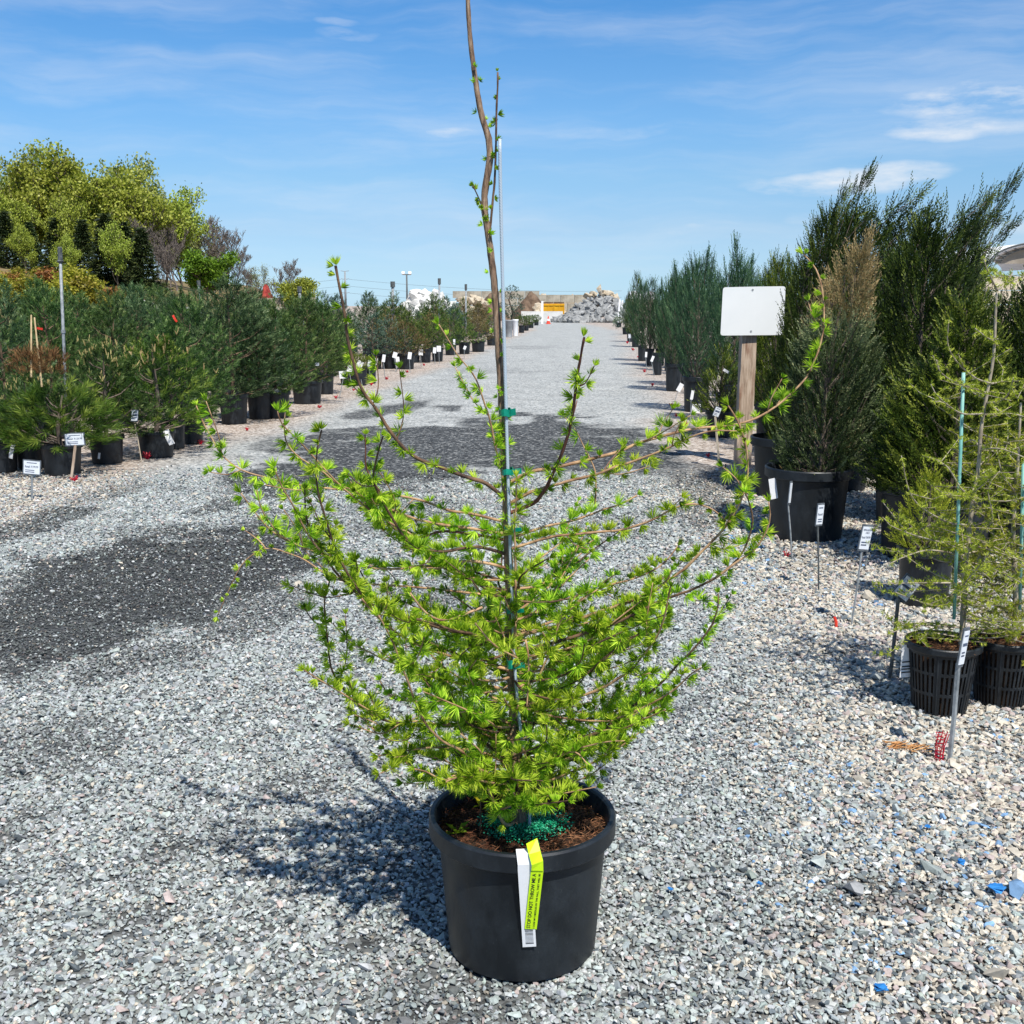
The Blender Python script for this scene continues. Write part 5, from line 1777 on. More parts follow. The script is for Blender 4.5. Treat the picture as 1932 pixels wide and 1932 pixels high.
L3 = lambda t: [(None, 0, .30, .55, .05), (t, 0, .04, .72, .17), (None, -.1, -.18, .5, .05), (None, -.1, -.30, .5, .05)]
plate_sign('white price sign on a thin grey stake, lowest on the left side', 60, 882, 33, 29, 60, 946, 0.10, 0.1, 'steel', 0.016, L3('Retail: $199.99'))
plate_sign('framed price sign on a broad wooden stake before the dwarf pine pot', 141, 829, 38, 25, 133, 908, -0.04, 0.05, 'wood', 0.014, L3('Retail: $129.99'), wide_stake=True)
plate_sign('small white price sign on a pale leaning cane before the candled pine', 254, 784, 13, 23, 268, 871, 0.12, 0.4, 'pale_wood', 0.012, L3(''), wide_stake=False, backlean=-0.05)
plate_sign('white price sign on a bamboo cane with red tie, right of the candled pine', 364, 763, 17, 22, 377, 837, -0.1, 0.2, 'bamboo', 0.016, L3(''), frame=False)
plate_sign('small white sign on a dark rod in front of the tall pine pot', 523, 743, 12, 17, 527, 790, 0.25, 0.1, 'dark_steel', 0.012, (), frame=False, face='white')
SG = 'small white signs along the left edge'
for (px, py, w, h, bx, by, tl, lab) in [(647, 707, 14, 14, 639, 752, -0.1, 'square white sign on crossed dark rods, left of three by the mounds'),
                                        (660, 696, 10, 12, 667, 737, 0.3, 'tilted white sign, middle of three by the yellow green mounds'),
                                        (679, 687, 11, 12, 684, 728, 0.5, 'strongly tilted white sign, right of three by the mounds'),
                                        (697, 686, 7, 12, 700, 727, 0.2, 'narrow white sign with a red tie at its foot by the last mound'),
                                        (709, 682, 7, 12, 709, 723, 0.1, 'narrow white sign just right of the last yellow green mound'),
                                        (724, 676, 6, 14, 727, 716, 0.15, 'thin white sign before the blue grey fir'),
                                        (745, 670, 8, 11, 749, 700, 0.3, 'upper of two close white signs before the blue spruce'),
                                        (750, 678, 7, 9, 746, 702, -0.1, 'lower of two close white signs before the blue spruce'),
                                        (773, 671, 7, 13, 774, 703, 0.15, 'white sign hanging before the bronzed brown fir'),
                                        (794, 665, 8, 11, 795, 693, 0.1, 'white sign right of the bronzed fir pot'),
                                        (820, 661, 6, 11, 821, 688, 0.1, 'left of the two white signs before the far green fir'),
                                        (828, 658, 8, 11, 829, 687, 0.0, 'right of the two white signs before the far green fir'),
                                        (857, 645, 4, 10, 857, 678, 0.0, 'thin tall white sign on the far left edge of the drive'),
                                        (877, 656, 5, 7, 876, 676, 0.4, 'tiny tilted white sign before the furthest left firs')]:
    plate_sign(lab, px, py, w, h, bx, by, tl, 0.1, 'steel', 0.014, (), frame=False, face='white', group=SG)
# right side signs
plate_sign('grey sign turned edge on, on a pale rod before the big dusty pot', 1491, 930, 9, 45, 1495, 1054, 0.05, 0.9, 'steel', 0.010, (), frame=True)
plate_sign('narrow price sign on a dark bent rod before the big dusty pot', 1547, 971, 19, 44, 1545, 1112, 0.06, 0.6, 'dark_steel', 0.010, [(None, 0, .3, .6, .05), ('Retail:', 0, .02, .7, .1), (None, 0, -.2, .6, .05), (None, 0, -.3, .6, .05)])
plate_sign('price sign reading weeping European larch on a slanting rod', 1633, 1015, 27, 52, 1605, 1180, 0.14, 0.45, 'steel', 0.010,
           [('WEEPING EUROPEAN', 0, .30, .76, .07), ('LARCH', .05, .20, .34, .07), ('Retail: $349.99', 0, .02, .78, .10), (None, -.1, -.16, .5, .05), (None, -.1, -.26, .5, .05)])
plate_sign('glossy price sign tipped far over behind the larch twigs', 1710, 1110, 40, 48, 1678, 1282, 0.62, 0.25, 'dark_steel', 0.016,
           [(None, 0, .28, .6, .06), (None, 0, .05, .75, .1), (None, -.1, -.18, .5, .05), (None, -.1, -.28, .5, .05)])
plate_sign('price sign on a grey stake right in front of the front basket pot', 1818, 1222, 24, 78, 1790, 1438, 0.10, 0.75, 'steel', 0.017,
           [(None, 0, .30, .6, .04), (None, 0, .08, .75, .08), (None, -.05, -.12, .55, .04), (None, -.05, -.20, .55, .04)], wide_stake=False)
plate_sign('small printed sign tipped over on a pale lath before the cone shaped cedar', 1353, 777, 13, 20, 1358, 880, 0.35, 0.2, 'pale_wood', 0.012, L3(''), wide_stake=True, backlean=0.0)
plate_sign('slim white sign on a thin rod left of the white bag tags', 1306, 745, 6, 18, 1301, 808, 0.15, 0.3, 'steel', 0.010, (), frame=False, face='white')
plate_sign('crumpled white sign leaning at the second dark pot on the right', 1283, 731, 9, 16, 1272, 758, 0.5, 0.2, 'steel', 0.010, (), frame=False, face='white')
plate_sign('white sign on a pale rod before the low yellow green shrub', 1231, 677, 5, 11, 1235, 710, 0.35, 0.2, 'steel', 0.014, (), frame=False, face='white')
plate_sign('upright white sign beside the low yellow green shrub on the right', 1219, 669, 4, 10, 1220, 702, 0.05, 0.2, 'steel', 0.014, (), frame=False, face='white')
plate_sign('far white sign by the slim dark juniper on the right', 1188, 634, 5, 8, 1189, 655, 0.0, 0.2, 'steel', 0.018, (), frame=False, face='white')
plate_sign('thin dark rod sign standing left of the tall pot in the gravel', 1369, 880, 3, 10, 1381, 905, 0.0, 0.5, 'dark_steel', 0.008, (), frame=False, face='frame')

# labels that hang on plants and pots
def hang_label(label, px, py, w, h, Y, tilt=0.0, curl=False, bars=False, matk='white', name='plant_label'):
    c = P(px, py, Y)
    k = mpp(c)
    w, h = w * k, h * k
    t = thing(name, label, 'plant label', c)
    X = Vector((math.cos(tilt), 0.15, -math.sin(tilt))).normalized()
    Yv = Vector((math.sin(tilt), -0.08, math.cos(tilt)))
    Yv = (Yv - X * Yv.dot(X)).normalized()
    N = X.cross(Yv)
    pts = []
    for i in range(7):
        q = i / 6 - 0.5
        pts.append(Yv * q * h + N * ((0.22 if curl else 0.03) * h * (0.25 - q * q)) * (1 if curl else 0.3) + (X * (0.10 * h * (q * q - .25)) if curl else Vector()))
    strip('band', pts, w, M[matk], t, side=X)
    if bars:
        for f in (-.02, -.16, -.24, -.34):
            MB().box(Yv * h * f + N * 0.0022, (w * .84, h * .035, 0.0008), rot=Matrix((X, Yv, N)).transposed()).build('stripe', M['ink'], t)
    return t


hang_label('curled white label hooked over the rim of the candled pine pot', 319, 825, 11, 29, G(300, 866).y - 0.01, -0.35, True)
hang_label('thin white label on the side of the pot left of it', 187, 860, 4, 12, G(194, 877).y - 0.02, 0.2)
hang_label('long white barcode label on the pot at the left picture edge', 23, 851, 7, 30, G(5, 892).y - 0.04, 0.3, True)
hang_label('broad white label with black stripes on the side of the front basket pot', 1711, 1247, 24, 66, G(1790, 1356).y + 0.10, -0.03, False, True)
hang_label('white label clipped on the rim of the big dusty pot', 1459, 922, 14, 40, G(1537, 1027).y + 0.10, -0.2)
hang_label('white bag tag hanging on the dark pot left of the cone shaped cedar', 1313, 774, 17, 24, G(1316, 778).y - 0.05, 0.05)
hang_label('small white label caught in the cone shaped cedar', 1370, 700, 12, 5, G(1362, 826).y - 0.15, 0.5)
hang_label('small white label in the pine above the wide dusty pot', 598, 687, 8, 6, G(576, 763).y - 0.35, 0.1)
hang_label('red ribbon dangling in the pine row above the candled pine', 330, 601, 4, 14, 11.4, -0.5, True, matk='red_flag', name='marking_ribbon')['category'] = 'ribbon'
hang_label('small red ribbon in the pine right of the two canes', 75, 620, 11, 4, 11.2, 0.2, False, matk='red_flag', name='marking_ribbon')['category'] = 'ribbon'
hang_label('orange ribbon tied round the largest blue green juniper', 1380, 590, 14, 3, 15.5, 0.1, False, matk='red_flag', name='marking_ribbon')['category'] = 'ribbon'


# red plastic mesh, fibres and pegs at the feet of the stakes
def red_fibres(label, px, py, size, n=14, mk='red_mesh'):
    b = G(px, py)
    k = size * 0.62 * mpp(b)
    n = 22
    m_ = MB()
    for i in range(n):
        a = random.uniform(0, 6.28)
        e = Vector((math.cos(a) * random.uniform(.2, .8), math.sin(a) * random.uniform(.2, .8), random.uniform(.3, 1.0))) * k
        m_.tube([(random.gauss(0, .1) * k, random.gauss(0, .1) * k, 0), e * .5 + Vector((0, 0, .1 * k)), e], [0.0020 * max(1, b.y / 9)] * 3, 4)
    o = m_.build('red_mesh_tuft', M[mk], None, loc=b)
    return tag(o, label, 'plastic mesh', 'red plastic tufts at the sign stakes', 'stuff')


def mesh_sleeve(label, px, py, hpx, wpx):
    b = G(px, py)
    k = mpp(b)
    h, r = hpx * k, wpx * k * .5
    m_ = MB()
    for i in range(7):
        a = 6.28 * i / 7
        m_.tube([(math.cos(a) * r * .7, math.sin(a) * r * .7, 0), (math.cos(a + .3) * r, math.sin(a + .3) * r, h * .55), (math.cos(a + .5) * r * 1.15 + .01, math.sin(a + .5) * r, h * random.uniform(.9, 1.05))], 0.0016, 4)
    for j in range(8):
        z = h * (j + .5) / 8
        q = [(math.cos(6.28 * t / 9) * r * 1.0, math.sin(6.28 * t / 9) * r * 1.0, z + random.gauss(0, .002)) for t in range(10)]
        m_.tube(q, 0.0014, 4, cap=False)
    o = m_.build('red_mesh_sleeve', M['red_mesh'], None, loc=b)
    return tag(o, label, 'plastic mesh')


mesh_sleeve('crumpled red mesh sleeve in the gravel left of the front sign stake', 1771, 1437, 58, 17)
o = MB().tube([G(1578, 1184), G(1578, 1184) + Vector((-.004, 0, .03)), G(1578, 1184) + Vector((-.012, 0, .052))], [0.007, 0.008, 0.006], 6).build('red_peg', M['red_flag'])
tag(o, 'small bright red peg standing alone in the gravel', 'peg')
for (px, py, sz, lab) in [(141, 909, 20, 'red mesh tuft at the broad wooden stake'), (278, 866, 24, 'spray of red fibres at the candled pine pot'), (379, 838, 16, 'red tie at the bamboo cane'), (466, 812, 10, 'red tuft on the gravel right of the pale pot'),
                          (603, 770, 10, 'red tuft right of the wide dusty pot'), (634, 752, 10, 'red tuft at the crossed dark rods'), (667, 737, 6, 'red tuft under the middle tilted sign'), (701, 727, 9, 'red tuft at the last mound'),
                          (730, 716, 9, 'red tuft before the blue grey fir'), (768, 703, 8, 'red tuft before the bronzed fir'), (800, 690, 7, 'red tuft beyond the bronzed fir'), (1484, 1052, 22, 'red mesh tuft beside the edge on sign'),
                          (1293, 802, 14, 'red tuft nearest the white bag tags'), (1276, 786, 12, 'red tuft left of the biggest blue green juniper pot'), (1266, 766, 9, 'thin red tuft in the gravel near the second dark pot'), (1216, 702, 9, 'red tuft by the upright sign'),
                          (1231, 728, 9, 'red tuft before the low shrub'), (1205, 676, 8, 'red tuft by the fourth pot'), (1194, 661, 8, 'red tuft far along the right edge'), (1184, 648, 7, 'red tuft furthest along the right edge'), (1336, 862, 12, 'dark red tuft in the gravel left of the wooden post')]:
    red_fibres(lab + (' on the left' if px < 966 else ' on the right'), px, py, sz)

# dried orange twig bundle and bits of blue plastic on the gravel
b = G(1712, 1418)
m_ = MB()
for i in range(46):
    a = random.gauss(-0.35, 0.6)
    p0_ = Vector((random.uniform(-.055, .055), 0, 0.012)) + Vector((0, random.gauss(0, .012), random.uniform(0, .012)))
    p0_.y -= p0_.x * 0.35
    d_ = Vector((math.cos(a), math.sin(a), random.uniform(-.2, .5))) * random.uniform(.01, .03)
    m_.tube([p0_ - d_, p0_, p0_ + d_], 0.0016, 4)
tag(m_.build('twig_bundle', M['orange'], None, loc=b), 'small tangle of dried orange twigs on the gravel', 'twigs', kind='stuff')
for (px, py, sz, lab) in [(1265, 1678, 15, 'blue plastic scrap nearest the larch pot'), (1813, 1628, 18, 'flat blue scrap in the gravel near the right edge'), (1880, 1680, 34, 'largest pale blue scrap near the right edge'), (1750, 1560, 13, 'small blue scrap up the slope of gravel'), (1433, 1668, 12, 'pale blue chip right of the pot'), (1662, 1865, 30, 'blue shreds low in the gravel at the right')]:
    c = G(px, py, 0.012)
    k = sz * mpp(c)
    bmx = MB()
    for q in range(3):
        a = random.uniform(0, 6.28)
        pts = [Vector((math.cos(a + t) * k * random.uniform(.3, .6), math.sin(a + t) * k * random.uniform(.3, .6), random.uniform(0, .35) * k)) for t in (0, 1.6, 3.1, 4.7)]
        bmx.add(pts, [(0, 1, 2, 3)])
    o = bmx.build('plastic_scrap', M['blue_scrap'], None, loc=c)
    md = o.modifiers.new('thickness', 'SOLIDIFY')
    md.thickness = 0.0012
    tag(o, lab, 'plastic scrap', 'blue plastic scraps')

# ------------------------------------------------------------------ blank sign on the wooden post
pb = G(1403, 876)
post = thing('sign_post', 'blank white sign bolted to a weathered wooden post by the big cedars', 'sign', pb)
YP = pb.y
ptop, pbot = P(1419, 545, YP) - pb, Vector((0, 0, -0.1))
k = mpp(pb)
w = 28 * k
dz = (ptop - pbot)
b = MB()
n = 14
for i in range(n + 1):
    c = pbot + dz * i / n
    hw = w / 2 * (1.03 - 0.10 * i / n)
    jx = [random.gauss(0, .0015) for _ in range(4)]
    for (sx, sy), j in zip([(-1, -1), (1, -1), (1, 1), (-1, 1)], jx):
        b.v.append((c.x + sx * hw + j, c.y + sy * hw * .9 + hw, c.z))
for i in range(n):
    for j in range(4):
        j2 = (j + 1) % 4
        b.f.append((i * 4 + j, i * 4 + j2, i * 4 + 4 + j2, i * 4 + 4 + j))
b.f.append(tuple(n * 4 + j for j in range(4)))
b.build('post', M['wood'], post)
crn = [(1364, 542), (1482, 540), (1478, 632), (1359, 633)]
c4 = [P(x, y, YP - 0.03 - (0.02 if x < 1400 else 0)) - pb for x, y in crn]
mt_, mb_ = P(1427, 540.7, YP - 0.035) - pb, P(1424, 632.5, YP - 0.035) - pb


def rounded(pa, pbb, pc, pd, rad_, n=5):
    """outline of a quad with rounded corners at pa..pd"""
    out = []
    q = [pa, pbb, pc, pd]
    for i in range(4):
        p, a, c = q[i], q[i - 1], q[(i + 1) % 4]
        p1 = p + (a - p).normalized() * rad_
        p2 = p + (c - p).normalized() * rad_
        for j in range(n + 1):
            t = j / n
            out.append(p1 * (1 - t) ** 2 + p * 2 * t * (1 - t) + p2 * t * t)
    return out


ol = rounded(c4[0], c4[1], c4[2], c4[3], 0.028)
half = len(ol) // 4
left_top = ol[0:half]
right_top = ol[half:2 * half]
right_bot = ol[2 * half:3 * half]
left_bot = ol[3 * half:]
b = MB()
b.add([mb_] + left_bot + left_top + [mt_], [tuple(range(len(left_bot) + len(left_top) + 2))])
b.add([mt_] + right_top + right_bot + [mb_], [tuple(range(len(right_bot) + len(right_top) + 2))])
o = b.build('panel', M['white_paint'], post)
md = o.modifiers.new('thickness', 'SOLIDIFY')
md.thickness = 0.004
for (x, y) in [(1420, 547), (1417, 625)]:
    c = P(x, y, YP - 0.040) - pb
    b = MB()
    b.tube([c + Vector((0, .012, 0)), c + Vector((0, -.004, 0))], 0.010, 10)
    b.build('bolt', M['steel'], post)

# ------------------------------------------------------------------ sprinkler risers, tall rods
def riser(label, x0, y0, x1, y1, Y, r, head=False, name='sprinkler_riser'):
    a, t = P(x0, y0, Y), P(x1, y1, Y)
    a = a + (a - t) * max(0, (a.z / max(t.z - a.z, .01)))
    s = thing(name, label, 'riser pipe', (a.x, a.y, 0), 0, 'riser pipes in the left rows')
    o = Vector((a.x, a.y, 0))
    MB().tube([a - o, t - o], r, 8).build('pipe', M['steel'], s, smooth=True)
    if head:
        d = (t - a).normalized()
        MB().tube([t - o - d * .12, t - o - d * .10, t - o - d * .09, t - o + d * .02, t - o + d * .03], [r * 1.1, r * 2.2, r * 1.5, r * 1.5, r * .8], 8).build('head', M['dark_steel'], s)
        for q in (.35, .62):
            c = a + (t - a) * q - o
            MB().tube([c, c + d * .03], r * 1.5, 8).build('coupling', M['steel'], s)
    else:
        MB().tube([t - o, t - o + Vector((0, 0, 0.05 * Y / 10))], r * 1.6, 7).build('head', M['dark_steel'], s)
    return s


riser('tall grey riser pipe with a dark head standing in the left pines', 122, 690, 113, 472, 10.6, 0.014, True)
riser('thin riser pipe before the golden mulch heap', 381, 600, 375, 540, 22, 0.022)
riser('slanting riser pipe before the dark mulch heap', 569, 590, 565, 551, 24, 0.03)
riser('short dark riser above the far firs, left of the light pole', 741, 575, 741, 542, 38, 0.05)
riser('dark riser beside the white boulder heap', 829, 575, 829, 536, 40, 0.035)
riser('dark riser nearest the larch trunk on the left', 879, 580, 879, 547, 42, 0.03)

# ------------------------------------------------------------------ hillside on the left
def hz(x, y):
    x, y = np.asarray(x, float), np.asarray(y, float)
    return 4.0 * sstep(-7, -36, x) * sstep(44, 70, y) * sstep(-0.17, -0.235, x / y)


xs = np.linspace(-120, -5, 70)
ys2 = np.linspace(44, 190, 60)
HX, HYY = np.meshgrid(xs, ys2)
HZ = hz(HX, HYY) + (vnoise(HX, HYY, 0.25, 9, 3) - .5) * 0.6 * sstep(-9, -16, HX) * sstep(46, 54, HYY) * sstep(-0.17, -0.235, HX / HYY) - 0.06
b = MB()
vv = np.stack([HX, HYY, HZ], -1).reshape(-1, 3)
nx_ = len(xs)
b.add(vv, [(j * nx_ + i, j * nx_ + i + 1, (j + 1) * nx_ + i + 1, (j + 1) * nx_ + i) for j in range(len(ys2) - 1) for i in range(nx_ - 1)])
tag(b.build('hillside', M['hill'], None, smooth=True), kind='structure')


# ------------------------------------------------------------------ broadleaf trees, bare trees, dark spruces
def skeleton(seed, h, spread, levels, rough=0.35, first=0.28, nb=(5, 4, 4, 3, 3), updraft=0.25):
    rs = random.Random(seed)
    segs, tips = [], []

    def grow(p, d, L, r, lev):
        k = 4
        pts, rad_ = [p], [r]
        q = p.copy()
        dd = d.copy()
        for i in range(k):
            dd = (dd + Vector((rs.gauss(0, .16), rs.gauss(0, .16), rs.gauss(0, .10) + updraft * .25))).normalized()
            q = q + dd * (L / k)
            pts.append(q.copy())
            rad_.append(r * (1 - 0.55 * (i + 1) / k))
        segs.append((pts, rad_, lev))
        if lev >= levels:
            tips.append((q.copy(), dd.copy()))
            return
        m_ = nb[min(lev, len(nb) - 1)]
        for i in range(m_):
            t = first + (1 - first) * (i + rs.random()) / m_ if lev == 0 else 0.3 + 0.7 * (i + rs.random()) / m_
            j = min(k - 1, int(t * k))
            f = t * k - j
            o = pts[j].lerp(pts[j + 1], f)
            a = rs.uniform(0, 6.28) if lev else 6.28 * i * 0.38 + rs.uniform(-.4, .4)
            out = Vector((math.cos(a), math.sin(a), 0))
            nd = (dd * rs.uniform(.3, .7) + out * spread * rs.uniform(.6, 1.2) + Vector((0, 0, updraft))).normalized()
            grow(o, nd, L * rs.uniform(.46, .68), rad_[j] * 0.62, lev + 1)
        grow(q, (dd + Vector((rs.gauss(0, .2), rs.gauss(0, .2), .1))).normalized(), L * 0.55, rad_[-1], lev + 1)

    grow(Vector((0, 0, -.4)), Vector((0, 0, 1)), h * 0.52, h * 0.018, 0)
    return segs, tips


def wood_mesh(segs, rmin, maxlev=9, scale=1.0):
    b = MB()
    for pts, rad_, lev in segs:
        if lev <= maxlev:
            b.tube(pts, [max(r, rmin) for r in rad_], 6 if lev == 0 else (4 if lev < 3 else 3), cap=False)
    me = bpy.data.meshes.new('trunk')
    me.from_pydata(b.v, [], b.f)
    me.polygons.foreach_set('use_smooth', [True] * len(me.polygons))
    return me


def leaf_mesh(tips, seed, per, sig, size, hang=0.0):
    rg = np.random.default_rng(seed)
    t = np.array([tuple(p) for p, d in tips])
    n = len(t)
    c = np.repeat(t, per, 0) + rg.normal(0, sig, (n * per, 3)) * np.array([1, 1, .7])
    d = rg.normal(size=(n * per, 3)) + np.array([0, 0, -hang])
    sv = np.repeat(rg.uniform(0.1, .8, n), per)
    v = np.clip(sv + rg.normal(0, .13, n * per), 0, 1)
    return quads_mesh('crown', blades(c, d, size * rg.uniform(.6, 1.3, n * per), size * .7, rg), v)


willow = []
for i, sd_ in enumerate((3, 8, 14)):
    sg, tp = skeleton(sd_, 12, 0.85, 4, nb=(8, 4, 3, 3), first=0.10)
    willow.append((wood_mesh(sg, 0.035, 4), leaf_mesh(tp, 100 + i, 14, 0.5, 0.36, 0.5), 12))
bare = []
for i, sd_ in enumerate((5, 19)):
    sg, tp = skeleton(sd_, 10, 0.7, 5, nb=(5, 4, 3, 3, 2), first=0.25)
    bare.append((wood_mesh(sg, 0.026, 9), None, 10))
sg, tp = skeleton(33, 6, 0.9, 4, nb=(6, 4, 4, 3), first=0.2)
maple = (wood_mesh(sg, 0.03, 3), leaf_mesh(tp, 133, 15, 0.26, 0.25), 6)
sg, tp = skeleton(37, 9, 0.75, 4, nb=(5, 4, 3, 3), first=0.25)
thin = (wood_mesh(sg, 0.026, 4), leaf_mesh(tp, 137, 4, 0.4, 0.24, 0.3), 9)
spr = []
for i, sd_ in enumerate((71, 72)):
    rg = np.random.default_rng(sd_)
    n = 900
    t = rg.uniform(0, 1, n) ** 1.25
    tier = np.round(t * 15) / 15 + rg.normal(0, .008, n)
    a = rg.uniform(0, 6.28, n)
    rr_ = 2.3 * (1 - tier * .96) * rg.uniform(.25, 1.05, n) * (1 + .22 * np.sin(a * 3 + tier * 9))
    p = np.stack([rr_ * np.cos(a), rr_ * np.sin(a), 0.4 + tier * 8.4 - rr_ * 0.16], 1)
    out = np.stack([np.cos(a), np.sin(a), np.full(n, -.12)], 1)
    K = 9
    base = np.repeat(p, K, 0) + rg.normal(0, .2, (n * K, 3)) * np.array([1, 1, .45])
    d = np.repeat(out, K, 0) + rg.normal(0, .45, (n * K, 3))
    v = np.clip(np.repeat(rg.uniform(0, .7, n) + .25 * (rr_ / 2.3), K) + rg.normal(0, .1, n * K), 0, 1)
    me = quads_mesh('crown', blades(base, d, 0.42 * rg.uniform(.6, 1.2, n * K), 0.15, rg), v)
    tb = MB().tube([(0, 0, -.4), (0, 0, 8.3)], [.16, .03], 6)
    mt = bpy.data.meshes.new('trunk')
    mt.from_pydata(tb.v, [], tb.f)
    spr.append((mt, me, 8.9))


def tree(name, label, cat, kit, px, Y, top, leafm, wood, group, wide=1.0, rz=None):
    wm, lm, nat = kit
    p = P(px, 540, Y)
    z0 = float(hz(p.x, Y))
    s = (P(px, top, Y).z - z0) / nat
    t = thing(name, label, cat, (p.x, Y, z0), random.uniform(0, 6.28) if rz is None else rz, group)
    t.scale = (s * wide, s * wide, s)
    for nm, me, mk in (('trunk', wm, wood), ('crown', lm, leafm)):
        if me is None:
            continue
        o = bpy.data.objects.new(nm, me)
        C.objects.link(o)
        o.parent = t
        if len(me.materials) == 0:
            me.materials.append(M[mk])
        o.material_slots[0].link = 'OBJECT'
        o.material_slots[0].material = M[mk]
        if nm == 'crown':
            o['kind'] = 'stuff'
    return t


GT = 'broadleaf trees on the left hillside'
for i, (px, Y, top, kit, lm, wd, lab) in enumerate([
        (-25, 84, 262, 0, 'willow_pale', 0.8, 'pale half bare tree cut by the left picture edge'), (62, 82, 284, 1, 'willow', 1.0, 'yellow green tree, first full crown from the left'), (125, 86, 272, 2, 'willow', 0.9, 'yellow green tree with the highest round crown on the left'),
        (185, 80, 296, 0, 'willow', 1.0, 'broad yellow green tree in the middle of the hillside'), (232, 88, 290, 1, 'willow_pale', 0.8, 'pale thin crown rising behind the middle trees'), (262, 79, 334, 2, 'willow', 0.95, 'yellow green tree over the second dark spruce'),
        (312, 84, 345, 0, 'willow', 0.85, 'right shoulder tree where the yellow green crowns end'), (30, 76, 360, 2, 'willow', 0.8, 'lower yellow green crown over the left spruces'), (150, 75, 370, 1, 'willow', 0.75, 'low yellow green crown in front of the dark spruces'),
        (345, 90, 365, 1, 'willow_pale', 0.7, 'olive crown behind the bare trees'), (100, 90, 282, 0, 'willow_pale', 0.8, 'pale olive crown at the very back of the hillside'), (50, 68, 425, 2, 'willow', 0.7, 'low yellow green crown hanging before the left spruces'), (128, 67, 440, 1, 'willow', 0.7, 'lowest yellow green crown above the yellow shrubs'), (222, 69, 415, 0, 'willow', 0.6, 'small yellow green crown before the middle spruces')]):
    tree('broadleaf_tree', lab, 'tree', willow[kit], px, Y, top, lm, 'branch', GT, wd)
for i, (px, Y, top, lab) in enumerate([(18, 71, 400, 'dark spruce nearest the left picture edge'), (62, 73, 420, 'dark spruce second from the left edge'), (112, 74, 412, 'dark spruce behind the tall riser pipe'), (162, 72, 416, 'dark spruce left of the middle gap'),
                                  (205, 71, 405, 'dark spruce in the middle of the hillside'), (240, 72, 420, 'broad dark spruce right of the middle'), (272, 70, 432, 'dark spruce at the right end of the spruce group'), (-8, 74, 430, 'dark spruce cut by the left picture edge')]):
    tree('spruce_tree', lab, 'spruce tree', spr[i % 2], px, Y, top, 'spruce_far', 'branch', 'dark spruces on the left hillside', 1.25)
for (px, Y, top, k_, lab) in [(300, 77, 400, 0, 'grey bare tree right of the dark spruces'), (335, 80, 400, 1, 'tall grey bare tree behind the green maple'), (378, 86, 392, 0, 'bare tree rising over the fresh green tree'), (412, 88, 425, 1, 'bare tree right above the fresh green tree'),
                              (436, 90, 455, 0, 'lower bare tree right of the fresh green tree'), (322, 72, 440, 1, 'low bare tree beside the fresh green tree'), (462, 92, 500, 1, 'small bare tree left of the red mulch'), (527, 96, 480, 0, 'slender bare tree over the dark mulch heap')]:
    tree('bare_tree', lab, 'bare tree', bare[k_], px, Y, top, None, 'bare', 'leafless trees at the end of the hillside', 0.85)
tree('green_tree', 'fresh green round tree standing before the bare trees', 'tree', maple, 393, 70, 460, 'maple', 'branch', None, 1.0)
tree('green_tree', 'small yellow green tree between the red and dark mulch heaps', 'tree', maple, 546, 92, 514, 'willow', 'branch', None, 1.05)
tree('pale_tree', 'pale whitish spring tree above the red mulch heap', 'tree', thin, 497, 95, 500, 'willow_pale', 'bare', None, 1.0)
tree('pale_tree', 'half leafed tree behind the fresh green tree', 'tree', thin, 405, 92, 415, 'willow', 'bare', None, 0.9)
tree('bare_tree', 'bare shrubby tree far behind the white sign on the right', 'bare tree', bare[0], 1425, 110, 512, None, 'bare', None, 1.5)
# shrubs on the slope
sg, tp = skeleton(91, 2.2, 1.1, 3, nb=(6, 5, 4), first=0.1)
shr = (wood_mesh(sg, 0.015, 3), leaf_mesh(tp, 191, 26, 0.17, 0.13), 2.2)
for i, (px, Y, top, lm, lab) in enumerate([(-10, 58, 505, 'shrub', 'yellow shrub at the left picture edge'), (22, 60, 508, 'shrub_rust', 'rust brown shrub beside the left edge'), (52, 57, 512, 'shrub', 'yellow shrub left of the riser pipe'), (85, 60, 498, 'shrub_rust', 'rusty orange shrub behind the riser pipe'),
                                      (104, 56, 516, 'shrub', 'yellow green shrub right of the riser pipe'), (135, 58, 490, 'shrub', 'tall yellow shrub below the dark spruces'), (160, 57, 512, 'shrub', 'yellow shrub at the right end of the shrub band'), (205, 60, 536, 'shrub_rust', 'low rust shrub among pale stones'),
                                      (245, 62, 540, 'shrub', 'low yellow shrub under the spruces'), (38, 62, 500, 'shrub', 'yellow shrub higher on the slope at the left'), (70, 63, 500, 'shrub', 'yellow shrub higher on the slope near the riser')]):
    tree('slope_shrub', lab, 'shrub', shr, px, Y, top, lm, 'branch', 'shrubs on the hillside slope', 1.35)

# ------------------------------------------------------------------ mulch bays, block walls, stone heaps at the far end
def rock_mesh(seed, squash=0.75, n=13):
    rs = random.Random(seed)
    bm = bmesh.new()
    for i in range(n):
        p = Vector((rs.gauss(0, 1), rs.gauss(0, 1), rs.gauss(0, 1))).normalized() * rs.uniform(.75, 1)
        bm.verts.new((p.x * rs.uniform(.9, 1.1), p.y * .85, p.z * squash))
    bmesh.ops.convex_hull(bm, input=bm.verts)
    for v_ in [x for x in bm.verts if not x.link_faces]:
        bm.verts.remove(v_)
    me = bpy.data.meshes.new('rock')
    bm.to_mesh(me)
    bm.free()
    return me


ROCKS = [rock_mesh(200 + i, 0.62 + 0.05 * (i % 4)) for i in range(7)]


